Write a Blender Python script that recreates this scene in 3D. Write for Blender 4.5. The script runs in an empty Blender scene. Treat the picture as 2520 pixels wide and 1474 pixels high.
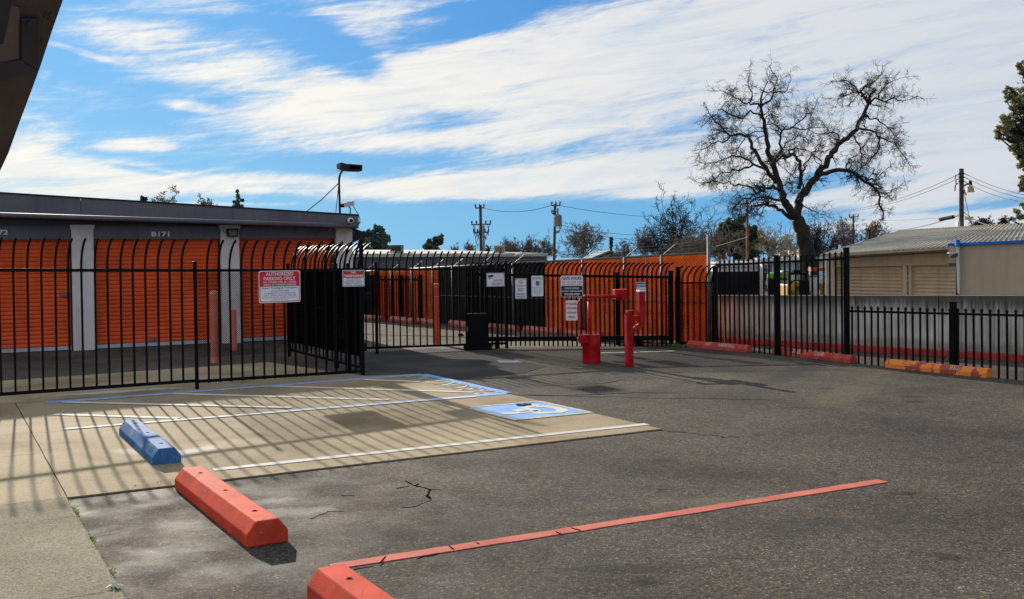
import bpy, bmesh, math, random
from mathutils import Vector, Matrix, noise as mnoise
random.seed(7)
S = bpy.context.scene
COL = S.collection
RAD = math.radians

# ------------------------------------------------------------------ camera, sky, sun, exposure
F, CX, CY, PITCH, ROLL, H = 2520.0, 1260.0, 673.0, .0163, .0130, 1.7   # survey of the place in units of a 2520 px wide picture
cp, sp, cr, sr = math.cos(PITCH), math.sin(PITCH), math.cos(ROLL), math.sin(ROLL)
FW = Vector((0, cp, -sp)); r0 = Vector((1, 0, 0)); u0 = r0.cross(FW)
RT = cr * r0 - sr * u0; UP = sr * r0 + cr * u0
cam = bpy.data.objects.new('camera', bpy.data.cameras.new('camera')); COL.objects.link(cam)
cam.matrix_world = Matrix(((RT.x, UP.x, -FW.x, 0), (RT.y, UP.y, -FW.y, 0), (RT.z, UP.z, -FW.z, H), (0, 0, 0, 1)))
cam.data.lens = 36; cam.data.sensor_width = 36; cam.data.sensor_fit = 'HORIZONTAL'
cam.data.shift_y = (CY - 737) / 2520; cam.data.clip_end = 6000; cam.data.clip_start = .05
S.camera = cam
SUN_AZ, SUN_EL = -25.4, 19.0
sunvec = Vector((math.sin(RAD(SUN_AZ)) * math.cos(RAD(SUN_EL)), math.cos(RAD(SUN_AZ)) * math.cos(RAD(SUN_EL)), math.sin(RAD(SUN_EL))))
sl = bpy.data.lights.new('sun', 'SUN'); sl.energy = 4.0; sl.angle = RAD(.55); sl.color = (1, .91, .77)
so = bpy.data.objects.new('sun', sl); COL.objects.link(so); so.location = (-20, 40, 30)
so.rotation_euler = sunvec.to_track_quat('Z', 'Y').to_euler()
S.view_settings.view_transform = 'Standard'; S.view_settings.look = 'None'
S.view_settings.exposure = 1.0; S.view_settings.gamma = 1; S.view_settings.use_curve_mapping = False

def ray(x, y): return (x - CX) / F * RT - (y - CY) / F * UP + FW
def G(x, y, z=0.0):
    d = ray(x, y); return Vector((0, 0, H)) + d * ((z - H) / d.z)
def PL(p0, p1, x, y):                                   # where the line of sight meets the upright plane through p0 p1
    d = (p1[0] - p0[0], p1[1] - p0[1]); n = (-d[1], d[0]); r = ray(x, y)
    return Vector((0, 0, H)) + r * ((n[0] * p0[0] + n[1] * p0[1]) / (n[0] * r.x + n[1] * r.y))
def D(x, y, dist):
    r = ray(x, y); return Vector((0, 0, H)) + r * (dist / r.y)

class NT:
    def __init__(s, tree): s.t = tree; tree.nodes.clear()
    def n(s, typ, **kw):
        nd = s.t.nodes.new(typ)
        for k, v in kw.items():
            if k.startswith('i_'):
                key = k[2:]; nd.inputs[int(key) if key.isdigit() else key.replace('_', ' ')].default_value = v
            else: setattr(nd, k, v)
        return nd
    def l(s, a, b): s.t.links.new(a, b)
    def math(s, op, a, b=None, clamp=False):
        m = s.n('ShaderNodeMath', operation=op, use_clamp=clamp)
        for i, v in enumerate((a, b)):
            if v is None: continue
            if isinstance(v, (int, float)): m.inputs[i].default_value = v
            else: s.l(v, m.inputs[i])
        return m.outputs[0]
    def mix(s, fac, a, b, mode='MIX'):
        m = s.n('ShaderNodeMix', data_type='RGBA', blend_type=mode)
        for i, v in ((0, fac), (6, a), (7, b)):
            if isinstance(v, (int, float)): m.inputs[i].default_value = v
            elif isinstance(v, tuple): m.inputs[i].default_value = (*v[:3], 1)
            else: s.l(v, m.inputs[i])
        return m.outputs[2]
    def ramp(s, v, a, b, c0=0.0, c1=1.0, smooth=True):
        m = s.n('ShaderNodeMapRange'); m.interpolation_type = 'SMOOTHSTEP' if smooth else 'LINEAR'
        s.l(v, m.inputs[0])
        for i, q in enumerate((a, b, c0, c1)): m.inputs[i + 1].default_value = q
        return m.outputs[0]
    def noise(s, vec, scale, detail=4, rough=.55, dist=0):
        m = s.n('ShaderNodeTexNoise'); s.l(vec, m.inputs['Vector'])
        m.inputs['Scale'].default_value = scale; m.inputs['Detail'].default_value = detail
        m.inputs['Roughness'].default_value = rough; m.inputs['Distortion'].default_value = dist
        return m.outputs[0]

W = bpy.data.worlds.new('World'); S.world = W; W.use_nodes = True
nt = NT(W.node_tree)
out = nt.n('ShaderNodeOutputWorld'); bg = nt.n('ShaderNodeBackground'); nt.l(bg.outputs[0], out.inputs[0])
SKY_STRENGTH = .05
bg.inputs[1].default_value = SKY_STRENGTH
tc = nt.n('ShaderNodeTexCoord'); sep = nt.n('ShaderNodeSeparateXYZ'); nt.l(tc.outputs['Generated'], sep.inputs[0])
zz = nt.math('MAXIMUM', nt.math('ADD', sep.outputs[2], .04), .012)
comb = nt.n('ShaderNodeCombineXYZ'); nt.l(sep.outputs[0], comb.inputs[0]); nt.l(sep.outputs[1], comb.inputs[1]); nt.l(zz, comb.inputs[2])
sky = nt.n('ShaderNodeTexSky', sky_type='NISHITA', sun_disc=False, sun_elevation=RAD(SUN_EL), sun_rotation=RAD(SUN_AZ),
           altitude=0, air_density=1.0, dust_density=.25, ozone_density=2.2)
nt.l(comb.outputs[0], sky.inputs[0])
az = nt.math('ARCTAN2', sep.outputs[0], sep.outputs[1]); el = nt.math('ARCSINE', sep.outputs[2])
ae = nt.n('ShaderNodeCombineXYZ'); nt.l(az, ae.inputs[0]); nt.l(el, ae.inputs[1])
AE = ae.outputs[0]
def azel(x, y):
    d = ray(x, y).normalized(); return math.atan2(d.x, d.y), math.asin(d.z)
# broad banks of cirrus and gaps between them: (px, py, half width, half height, tilt deg up to the right, weight)
BLOBS = [
    (1290, 190, 620, 150, 14, .95), (2050, 150, 720, 300, 6, 1.05), (1000, 40, 300, 95, 10, .55), (2650, 300, 500, 420, 0, .9),
    (900, 230, 420, 90, 12, .65), (1250, 330, 430, 60, 7, .45), (1500, 430, 560, 55, 4, .95), (1150, 455, 420, 32, 2, .9), (60, 432, 420, 62, -4, 1.15),
    (620, 450, 340, 30, 0, .85), (90, 345, 90, 30, 15, .65), (330, 357, 110, 17, 2, .75), (470, 262, 70, 15, -3, .7),
    (400, 125, 260, 75, -8, .62), (330, 60, 150, 50, 0, .3), (560, 10, 260, 32, 2, .6), (700, 170, 260, 45, 12, .45), (190, 125, 90, 9, -14, .45), (110, 183, 22, 13, 20, .5),
    (1750, 455, 260, 26, 5, .7), (2280, 465, 400, 22, 7, .75), (2300, 545, 420, 22, 3, .7), (1990, 490, 300, 20, 4, .55),
    (1650, 540, 200, 9, 4, .5), (520, 505, 280, 9, 0, .5),
    (770, 90, 190, 60, -28, -.62), (870, 150, 130, 45, -35, -.3), (1130, 70, 240, 34, 14, -.85), (1180, 20, 170, 22, 5, -.6), (1120, 300, 210, 36, 4, -.55), (1000, 270, 120, 20, 6, -.3),
    (900, 395, 260, 26, 3, -.7), (350, 420, 90, 9, -10, -.4), (1560, 250, 200, 22, 9, -.2), (1250, 215, 160, 14, 8, -.3),
    (1000, 560, 900, 52, 0, -1.5), (2450, 505, 260, 13, 5, -.5), (1780, 498, 200, 12, 5, -.5), (2050, 430, 130, 18, 4, -.5), (1700, 405, 200, 14, 6, -.35), (2250, 120, 300, 60, 12, -.3)]
acc = None
for (px, py, hw, hh, tilt, wt) in BLOBS:
    a0, e0 = azel(px, py)
    mp = nt.n('ShaderNodeMapping', vector_type='TEXTURE')
    mp.inputs['Location'].default_value = (a0, e0, 0); mp.inputs['Rotation'].default_value = (0, 0, RAD(tilt))
    mp.inputs['Scale'].default_value = (hw / F * 1.1, hh / F * 1.1, 1)
    nt.l(AE, mp.inputs[0]); ln = nt.n('ShaderNodeVectorMath', operation='LENGTH'); nt.l(mp.outputs[0], ln.inputs[0])
    g = nt.ramp(ln.outputs['Value'], 0.3, 1.2, wt, 0.0)
    acc = g if acc is None else nt.math('ADD', acc, g)
# beyond the frame: unseen cirrus on large noise, thickened to lift the ambient light
outn = nt.ramp(nt.noise(AE, 1.6, 2), .3, .7, .45, 1.15)
inside = nt.math('MULTIPLY', nt.ramp(nt.math('ABSOLUTE', az), .52, .75, 1, 0), nt.ramp(el, .27, .42, 1, 0))
cov = nt.mix(inside, outn, acc)
def stretch(sx, sy, rot):
    m = nt.n('ShaderNodeMapping', vector_type='POINT'); m.inputs['Rotation'].default_value = (0, 0, RAD(rot)); m.inputs['Scale'].default_value = (sx, sy, 1)
    m2 = nt.n('ShaderNodeMapping', vector_type='POINT'); m2.inputs['Rotation'].default_value = (0, 0, RAD(rot))
    nt.l(AE, m2.inputs[0]); m.inputs['Rotation'].default_value = (0, 0, 0); nt.l(m2.outputs[0], m.inputs[0]); return m.outputs[0]
n1 = nt.noise(stretch(3.0, 13, -9), 1.3, 6, .62, .5)
n2 = nt.noise(stretch(7, 62, -7), 1.2, 7, .68, .8)
n3 = nt.noise(stretch(26, 110, -20), 2.2, 5, .65, .5)
nn = nt.math('ADD', nt.math('ADD', nt.math('MULTIPLY', n1, 1.9), nt.math('MULTIPLY', n2, 1.8)), nt.math('MULTIPLY', n3, .6))
dens = nt.math('ADD', cov, nt.math('SUBTRACT', nn, 2.15))
fac = nt.math('ADD', nt.ramp(dens, -.08, 1.2, 0, .8), nt.ramp(dens, .2, .9, 0, .2))
fac2 = nt.math('MULTIPLY', fac, .97)
tinted = nt.mix(1.0, sky.outputs[0], (.26, .55, .80), 'MULTIPLY')
azr = nt.ramp(az, -.45, .30)
low = nt.mix(azr, (3.0, 6.0, 8.9), (1.6, 4.5, 8.0)); high = nt.mix(azr, (2.0, 5.1, 9.4), (.7, 2.9, 7.4))
skyc = nt.mix(.22, nt.mix(nt.ramp(el, .02, .24), low, high), tinted)
# the cirrus is brightest toward the sun and turns pale blue grey away from it
cl = nt.mix(nt.ramp(az, -.35, .5, 0, 1), (10.2, 9.8, 8.9), (6.9, 7.25, 7.7))
cl = nt.mix(nt.ramp(nt.math('ADD', nt.math('MULTIPLY', n1, .5), nt.math('MULTIPLY', n2, .5)), .36, .58, .75, 0), cl, nt.mix(1.0, cl, (.74, .83, .96), 'MULTIPLY'))
nt.l(nt.mix(fac2, skyc, cl), bg.inputs[0])

# ------------------------------------------------------------------ materials
def mat(name, color, rough=.6, metal=0, var=.12, vscale=3.0, bump=0.0, bscale=60.0, fn=None, spec=None):
    m = bpy.data.materials.new(name); m.use_nodes = True; t = NT(m.node_tree)
    o = t.n('ShaderNodeOutputMaterial'); b = t.n('ShaderNodeBsdfPrincipled'); t.l(b.outputs[0], o.inputs[0])
    b.inputs['Roughness'].default_value = rough; b.inputs['Metallic'].default_value = metal; b.inputs['Specular IOR Level'].default_value = .3
    if spec is not None: b.inputs['Specular IOR Level'].default_value = spec
    c = t.n('ShaderNodeTexCoord'); geo = t.n('ShaderNodeNewGeometry'); vec = geo.outputs['Position']
    col = t.mix(t.ramp(t.noise(vec, vscale, 5), .3, .7), tuple(v * (1 - var) for v in color), tuple(min(1, v * (1 + var)) for v in color))
    if fn:
        r = fn(t, vec, col, b)
        if r is not None: col = r
    t.l(col, b.inputs['Base Color'])
    if bump:
        bp = t.n('ShaderNodeBump'); bp.inputs['Strength'].default_value = bump; bp.inputs['Distance'].default_value = .01
        t.l(t.noise(vec, bscale, 4), bp.inputs['Height']); t.l(bp.outputs[0], b.inputs['Normal'])
    return m

def smudge(t, vec, cx, cy, rx, ry, rot, scale=4):       # a stain with a shape of its own, at a fixed spot of the ground
    mp = t.n('ShaderNodeMapping', vector_type='TEXTURE'); mp.inputs['Location'].default_value = (cx, cy, 0)
    mp.inputs['Rotation'].default_value = (0, 0, RAD(rot)); mp.inputs['Scale'].default_value = (rx, ry, 1000)
    t.l(vec, mp.inputs[0]); ln = t.n('ShaderNodeVectorMath', operation='LENGTH'); t.l(mp.outputs[0], ln.inputs[0])
    d = t.math('ADD', ln.outputs['Value'], t.math('MULTIPLY', t.math('SUBTRACT', t.noise(vec, scale, 8, .72), .5), 2.6))
    return t.ramp(d, .35, 1.05, 1, 0)

def asphalt_fn(t, vec, col, b):
    vo = t.n('ShaderNodeTexVoronoi', feature='F1'); vo.inputs['Scale'].default_value = 95; t.l(vec, vo.inputs['Vector'])
    sepc = t.n('ShaderNodeSeparateColor'); t.l(vo.outputs['Color'], sepc.inputs[0])
    stone = t.mix(sepc.outputs[0], (.027, .0245, .0235), (.168, .141, .112))
    stone = t.mix(t.ramp(sepc.outputs[1], .955, .985), stone, (.34, .30, .24))
    v2 = t.n('ShaderNodeTexVoronoi', feature='F1'); v2.inputs['Scale'].default_value = 38; t.l(vec, v2.inputs['Vector']); sp2 = t.n('ShaderNodeSeparateColor'); t.l(v2.outputs['Color'], sp2.inputs[0])
    base = t.mix(.66, col, stone)
    base = t.mix(1.0, base, t.mix(sp2.outputs[0], (.78, .78, .80), (1.26, 1.22, 1.14)), 'MULTIPLY')
    base = t.mix(t.ramp(vo.outputs['Distance'], .45, .75, 0, .6), base, (.022, .022, .024))
    n = t.noise(vec, .35, 6, .62, .4); base = t.mix(t.ramp(n, .38, .68), base, t.mix(1.0, base, (.66, .67, .72), 'MULTIPLY'))
    n = t.noise(vec, 1.7, 5, .6, .6); base = t.mix(t.ramp(n, .45, .72), base, t.mix(1.0, base, (1.16, 1.13, 1.06), 'MULTIPLY'))
    n = t.noise(vec, 5.5, 5, .6); base = t.mix(t.ramp(n, .55, .75, 0, .8), base, t.mix(1.0, base, (.62, .62, .66), 'MULTIPLY'))
    for (px, py, rx, ry, rot, sc, c, k) in ((700, 1262, .42, .17, 10, 5, (.36, .35, .32), .42), (640, 1235, .30, .10, 20, 7, (.36, .35, .32), .36), (480, 1345, .38, .20, 30, 5, (.30, .30, .28), .22), (560, 1395, .45, .16, 0, 5, (.30, .30, .28), .16), (380, 1400, .3, .1, 40, 6, (.26, .26, .25), .2), (1500, 1262, .55, .13, 5, 6, (.02, .02, .022), .45), (1090, 1300, .7, .28, 12, 5, (.03, .03, .033), .4), (1560, 1400, .5, .12, 0, 7, (.02, .02, .022), .5), (2050, 1290, 1.0, .3, 5, 4, (.03, .03, .033), .4), (1760, 1235, .6, .2, 0, 4, (.16, .14, .11), .3), (1700, 880, 2.5, .5, 60, 2, (.03, .03, .035), .4), (2100, 960, 2.2, .35, 60, 2, (.13, .12, .07), .35), (1950, 920, 2.6, .3, 62, 2, (.03, .03, .035), .5), (1600, 965, 1.6, .25, 60, 3, (.04, .04, .03), .4)):
        p = G(px, py); base = t.mix(t.math('MULTIPLY', smudge(t, vec, p.x, p.y, rx, ry, rot, sc), k), base, c)
    # tyre wear: faint darker lanes swept round from the gate, and scattered oil drips
    wv = t.n('ShaderNodeTexWave', wave_type='BANDS', bands_direction='DIAGONAL'); wv.inputs['Scale'].default_value = .16; wv.inputs['Distortion'].default_value = 5; wv.inputs['Detail'].default_value = 4; t.l(vec, wv.inputs['Vector'])
    base = t.mix(t.ramp(wv.outputs['Fac'], .6, 1, 0, .5), base, t.mix(1.0, base, (.70, .70, .73), 'MULTIPLY'))
    dr_ = t.n('ShaderNodeTexVoronoi', feature='SMOOTH_F1'); dr_.inputs['Scale'].default_value = 1.1; t.l(vec, dr_.inputs['Vector'])
    dd_ = t.math('ADD', dr_.outputs['Distance'], t.math('MULTIPLY', t.math('SUBTRACT', t.noise(vec, 9, 5), .5), .22)); base = t.mix(t.ramp(dd_, .05, .13, .6, 0), base, (.016, .016, .017))
    t.l(t.ramp(t.noise(vec, 2.2, 4), .3, .7, .7, .95), b.inputs['Roughness'])
    bp = t.n('ShaderNodeBump'); bp.inputs['Strength'].default_value = .45; bp.inputs['Distance'].default_value = .0022
    t.l(vo.outputs['Distance'], bp.inputs['Height']); t.l(bp.outputs[0], b.inputs['Normal'])
    return base
def concrete_fn(warm, speck=.35):
    def fn(t, vec, col, b):
        vo = t.n('ShaderNodeTexVoronoi', feature='F1'); vo.inputs['Scale'].default_value = 130; t.l(vec, vo.inputs['Vector'])
        sepc = t.n('ShaderNodeSeparateColor'); t.l(vo.outputs['Color'], sepc.inputs[0])
        base = t.mix(speck, col, t.mix(sepc.outputs[0], tuple(v * .45 for v in warm), tuple(min(1, v * 1.7) for v in warm)))
        n = t.noise(vec, .9, 6, .6, .5); base = t.mix(t.ramp(n, .4, .7), base, t.mix(1.0, base, (.66, .63, .58), 'MULTIPLY'))
        n = t.noise(vec, 7, 5, .65); base = t.mix(t.ramp(n, .55, .8, 0, .8), base, t.mix(1.0, base, (.78, .76, .70), 'MULTIPLY'))
        for (px, py, rx, ry, rot, sc, c, k) in ((470, 1113, .42, .16, 60, 5, (.62, .6, .55), .6), (330, 1115, .35, .12, -25, 5, (.6, .58, .53), .45), (300, 965, .9, .16, 25, 4, (.55, .53, .48), .5), (520, 962, .8, .12, 25, 5, (.5, .48, .42), .35), (905, 943, 1.2, .3, 55, 4, (.34, .18, .06), .35), (1100, 1060, 1.1, .4, 50, 3, (.2, .15, .1), .3)):
            p = G(px, py); base = t.mix(t.math('MULTIPLY', smudge(t, vec, p.x, p.y, rx, ry, rot, sc), k), base, c)
        bp = t.n('ShaderNodeBump'); bp.inputs['Strength'].default_value = .35; bp.inputs['Distance'].default_value = .003
        t.l(t.noise(vec, 120, 4), bp.inputs['Height']); t.l(bp.outputs[0], b.inputs['Normal'])
        return base
    return fn
def paint_fn(worn, amount=.62, scale=14):
    def fn(t, vec, col, b):
        n = t.noise(vec, scale, 7, .72, .3)
        return t.mix(t.ramp(n, amount, amount + .07), col, worn)
    return fn
def stop_fn(worn, thr):
    def fn(t, vec, col, b):
        c = t.mix(t.ramp(t.noise(vec, 6, 7, .72, .3), thr, thr + .20), col, worn)
        c = t.mix(t.ramp(t.noise(vec, 21, 6, .7), .665, .685), c, (.33, .30, .26))
        m = t.n('ShaderNodeMapping'); m.inputs['Rotation'].default_value = (0, 0, 1.0); m.inputs['Scale'].default_value = (26, 3, 26); t.l(vec, m.inputs[0])
        c = t.mix(t.ramp(t.noise(m.outputs[0], 1.4, 5, .6), .62, .70, 0, .45), c, (.05, .035, .03))
        return t.mix(t.ramp(t.noise(vec, 2.6, 6, .65), .48, .72, 0, .35), c, t.mix(1.0, c, (.62, .58, .55), 'MULTIPLY'))
    return fn
def wall_fn(t, vec, col, b):
    m = t.n('ShaderNodeMapping'); m.inputs['Scale'].default_value = (9, 9, .35); t.l(vec, m.inputs[0])
    n = t.noise(m.outputs[0], 1.6, 6, .62); c = t.mix(t.ramp(n, .35, .7), col, t.mix(1.0, col, (.55, .54, .50), 'MULTIPLY'))
    s = t.n('ShaderNodeSeparateXYZ'); t.l(vec, s.inputs[0])
    top = t.math('ADD', s.outputs[2], t.math('MULTIPLY', t.noise(m.outputs[0], 2.5, 5), .45))
    c = t.mix(t.ramp(top, .84, 1.14, 0, .88), c, (.035, .033, .027))
    low = t.math('ADD', s.outputs[2], t.math('MULTIPLY', t.noise(vec, 2.3, 5), .25))
    return t.mix(t.ramp(low, .30, .44, .55, 0), c, (.09, .08, .07))
def weather_streaks(t, vec, col, b):  # weathering: upright streaks of darker tone from stretched noise
    m = t.n('ShaderNodeMapping'); m.inputs['Scale'].default_value = (4, 4, .5); t.l(vec, m.inputs[0])
    n = t.noise(m.outputs[0], 2, 6, .6); return t.mix(t.ramp(n, .45, .75, 0, .6), col, t.mix(1.0, col, (.72, .70, .68), 'MULTIPLY'))

M = {}
M['asphalt'] = mat('asphalt', (.077, .067, .058), .9, spec=.045, var=.2, vscale=1.2, fn=asphalt_fn)
M['asphalt_new'] = mat('asphalt_new', (.060, .057, .055), .9, spec=.04, var=.2, vscale=1.2, bump=.5, bscale=160)
M['drive_pale'] = mat('drive_pale', (.145, .128, .10), .9, spec=.05, var=.2, vscale=1.5, bump=.4, bscale=120)
M['dirt'] = mat('dirt', (.035, .034, .024), .95, bump=.4, bscale=50)
M['terrain'] = mat('terrain', (.10, .095, .06), .95, vscale=.1, var=.4)
M['concrete'] = mat('concrete', (.285, .225, .142), .9, spec=.07, var=.2, vscale=.7, fn=concrete_fn((.285, .225, .142)))
M['concrete_rough'] = mat('concrete_rough', (.19, .17, .122), .9, spec=.04, var=.2, vscale=1.0, fn=concrete_fn((.20, .18, .13), .75))
M['concrete_wall'] = mat('concrete_wall', (.50, .485, .46), .9, var=.2, vscale=1.2, fn=wall_fn, bump=.3, bscale=40)
M['white_paint'] = mat('white_paint', (.52, .50, .46), .8, spec=.05, fn=paint_fn((.34, .28, .19), .62))
M['white_worn'] = mat('white_worn', (.45, .425, .375), .8, spec=.05, fn=paint_fn((.33, .27, .18), .50, 22))
M['blue_paint'] = mat('blue_paint', (.17, .33, .62), .75, spec=.08, fn=paint_fn((.33, .29, .2), .66))
M['red_line'] = mat('red_line', (.47, .14, .105), .8, spec=.04, var=.18, vscale=3, fn=paint_fn((.07, .06, .06), .68, 10), bump=.4, bscale=120)
M['stop_red'] = mat('stop_red', (.52, .062, .034), .7, spec=.03, var=.16, vscale=5, bump=.25, bscale=150, fn=stop_fn((.54, .12, .085), .56))
M['stop_blue'] = mat('stop_blue', (.045, .125, .30), .75, spec=.05, var=.2, vscale=5, bump=.25, bscale=150, fn=stop_fn((.22, .28, .36), .52))
M['stop_fire'] = mat('stop_fire', (.40, .065, .055), .65, spec=.12, var=.3, vscale=6, bump=.4, bscale=60, fn=stop_fn((.45, .16, .13), .58))
def orange_stop(t, vec, col, b):
    return t.mix(t.ramp(t.noise(vec, 3.4, 6, .65, .2), .47, .50), (.30, .06, .045), (.75, .22, .03))
M['stop_far'] = mat('stop_far', (.50, .10, .07), .42, var=.3, vscale=6, spec=.6, fn=paint_fn((.6, .3, .25), .56, 9))
M['stop_orange'] = mat('stop_orange', (.75, .22, .03), .55, fn=orange_stop, bump=.4, bscale=60)
M['curb_red'] = mat('curb_red', (.36, .035, .03), .6, var=.3, vscale=4, fn=paint_fn((.15, .12, .1), .64, 8))
M['black_metal'] = mat('black_metal', (.006, .006, .007), .48, var=.2, spec=.045)
M['black_mesh'] = mat('black_mesh', (.008, .008, .009), .75, spec=.06)
M['galvanized'] = mat('galvanized', (.13, .135, .14), .6, metal=.2, var=.25, vscale=8)
M['orange_slat'] = mat('orange_slat', (.90, .20, .02), .5, var=.12, spec=.15)
M['link_wire'] = mat('link_wire', (.10, .09, .085), .7, spec=.08)
M['black_slat'] = mat('black_slat', (.010, .009, .010), .6, spec=.08)
M['door_orange'] = mat('door_orange', (.68, .088, .018), .45, spec=.2, bump=.5, bscale=2.2, var=.14, vscale=1.4, fn=weather_streaks)
M['slate_trim'] = mat('slate_trim', (.125, .122, .145), .6, spec=.15, var=.12, vscale=1, fn=weather_streaks)
M['slate_edge'] = mat('slate_edge', (.022, .022, .024), .6, spec=.12)
M['stucco_light'] = mat('stucco_light', (.62, .56, .54), .85, var=.06, bump=.35, bscale=90, fn=weather_streaks)
M['aluminium'] = mat('aluminium', (.5, .52, .55), .35, metal=.6)
M['mirror_steel'] = mat('mirror_steel', (.9, .88, .85), .12, metal=1)
M['dark_void'] = mat('dark_void', (.008, .008, .009), .9, spec=0)
M['red_gloss'] = mat('red_gloss', (.33, .005, .010), .5, spec=.09, var=.25, vscale=7, fn=lambda t, vec, col, b: t.mix(t.ramp(t.noise(vec, 16, 6, .7), .64, .67, 0, .7), t.mix(t.ramp(t.noise(vec, 3, 5), .45, .7, 0, .5), col, (.40, .05, .045)), (.10, .03, .025)), bump=.15, bscale=25)
M['orange_plastic'] = mat('orange_plastic', (.78, .10, .03), .45)
M['faded_orange'] = mat('faded_orange', (.62, .17, .11), .5)
M['reflector_band'] = mat('reflector_band', (.5, .5, .52), .3, metal=.5)
M['sign_white'] = mat('sign_white', (.70, .72, .78), .35, var=.03)
M['sign_red'] = mat('sign_red', (.55, .02, .03), .35, var=.04)
M['sign_navy'] = mat('sign_navy', (.012, .018, .035), .35)
M['sign_green'] = mat('sign_green', (.02, .05, .045), .35)
M['ink_black'] = mat('ink_black', (.02, .02, .025), .4)
M['ink_brown'] = mat('ink_brown', (.10, .03, .03), .4)
M['ink_red'] = mat('ink_red', (.50, .02, .03), .4)
M['tan_wall'] = mat('tan_wall', (.46, .375, .265), .7, var=.06, fn=weather_streaks)
M['tan_door'] = mat('tan_door', (.48, .37, .255), .55, var=.08, fn=weather_streaks)
M['tan_stucco'] = mat('tan_stucco', (.36, .285, .22), .9, var=.08, vscale=.8, bump=.3, bscale=50, fn=weather_streaks)
M['metal_roof'] = mat('metal_roof', (.33, .31, .265), .7, spec=.1, var=.1, fn=weather_streaks)
M['blue_trim'] = mat('blue_trim', (.015, .12, .42), .6, spec=.1)
M['gutter_white'] = mat('gutter_white', (.48, .48, .47), .5)
M['bark'] = mat('bark', (.024, .019, .017), .9, var=.4, vscale=6)
M['bark_light'] = mat('bark_light', (.15, .118, .092), .9, var=.35, vscale=3)
M['bark_pale'] = mat('bark_pale', (.28, .22, .13), .9, var=.3, vscale=3)
M['leaf_dark'] = mat('leaf_dark', (.045, .066, .034), .7, var=.6, vscale=1.3)
M['leaf_blue'] = mat('leaf_blue', (.060, .10, .080), .7, var=.5, vscale=.6)
M['leaf_oak'] = mat('leaf_oak', (.19, .19, .085), .6, var=.6, vscale=2.2)
M['leaf_yellow'] = mat('leaf_yellow', (.17, .14, .035), .7, var=.5, vscale=.8)
M['leaf_dry'] = mat('leaf_dry', (.10, .06, .035), .8, var=.5)
M['weed'] = mat('weed', (.13, .21, .035), .7, var=.4, vscale=9)
M['pole_wood'] = mat('pole_wood', (.055, .040, .032), .9, var=.4, vscale=4)
M['pole_rust'] = mat('pole_rust', (.20, .075, .04), .8, var=.35, vscale=4)
M['wire'] = mat('wire', (.03, .03, .035), .6)
M['camera_white'] = mat('camera_white', (.55, .54, .56), .4)
M['grey_paint'] = mat('grey_paint', (.14, .145, .15), .5)
M['white_panel'] = mat('white_panel', (.50, .52, .55), .6, var=.1, vscale=2, fn=weather_streaks)
M['far_roof'] = mat('far_roof', (.40, .38, .34), .7, var=.15)
M['far_wall'] = mat('far_wall', (.085, .085, .095), .8, var=.1)
M['green_paint'] = mat('green_paint', (.08, .32, .02), .5)
M['yellow_paint'] = mat('yellow_paint', (.42, .22, .02), .5)
M['tarp_black'] = mat('tarp_black', (.010, .010, .011), .8, var=.3, spec=.05)
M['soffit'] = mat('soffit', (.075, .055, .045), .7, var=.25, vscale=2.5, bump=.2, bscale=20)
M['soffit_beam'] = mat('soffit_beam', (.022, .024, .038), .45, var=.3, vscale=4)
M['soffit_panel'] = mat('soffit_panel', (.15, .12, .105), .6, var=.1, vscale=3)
M['blue_lump'] = mat('blue_lump', (.03, .10, .30), .4, var=.5, vscale=30)
M['hvac_tan'] = mat('hvac_tan', (.36, .28, .18), .6)
M['hvac_brown'] = mat('hvac_brown', (.075, .055, .055), .6)
M['led'] = mat('led', (.8, .05, .03), .4)
for k_, c_ in (('black_mesh', (.006, .006, .0065, 1)), ('link_wire', (.075, .068, .064, 1))):
    t_ = M[k_].node_tree; o_ = [n for n in t_.nodes if n.type == 'OUTPUT_MATERIAL'][0]; df = t_.nodes.new('ShaderNodeBsdfDiffuse')
    df.inputs[0].default_value = c_; t_.links.new(df.outputs[0], o_.inputs[0])
def see_through(m, fac):                                # thin leaves and plastic slats let some light through
    t_ = m.node_tree; b_ = [n for n in t_.nodes if n.type == 'BSDF_PRINCIPLED'][0]; o_ = [n for n in t_.nodes if n.type == 'OUTPUT_MATERIAL'][0]
    tr_ = t_.nodes.new('ShaderNodeBsdfTranslucent'); mx = t_.nodes.new('ShaderNodeMixShader'); mx.inputs[0].default_value = fac
    t_.links.new(b_.inputs['Base Color'].links[0].from_socket, tr_.inputs[0]); t_.links.new(b_.outputs[0], mx.inputs[1]); t_.links.new(tr_.outputs[0], mx.inputs[2]); t_.links.new(mx.outputs[0], o_.inputs[0])
see_through(M['orange_slat'], .35)
for k_ in ('leaf_dark', 'leaf_blue', 'leaf_oak', 'leaf_yellow', 'leaf_dry', 'weed'): see_through(M[k_], .35)
_b = M['led'].node_tree.nodes; 
for n_ in _b:
    if n_.type == 'BSDF_PRINCIPLED': n_.inputs['Emission Color'].default_value = (1, .05, .03, 1); n_.inputs['Emission Strength'].default_value = .8

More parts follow.
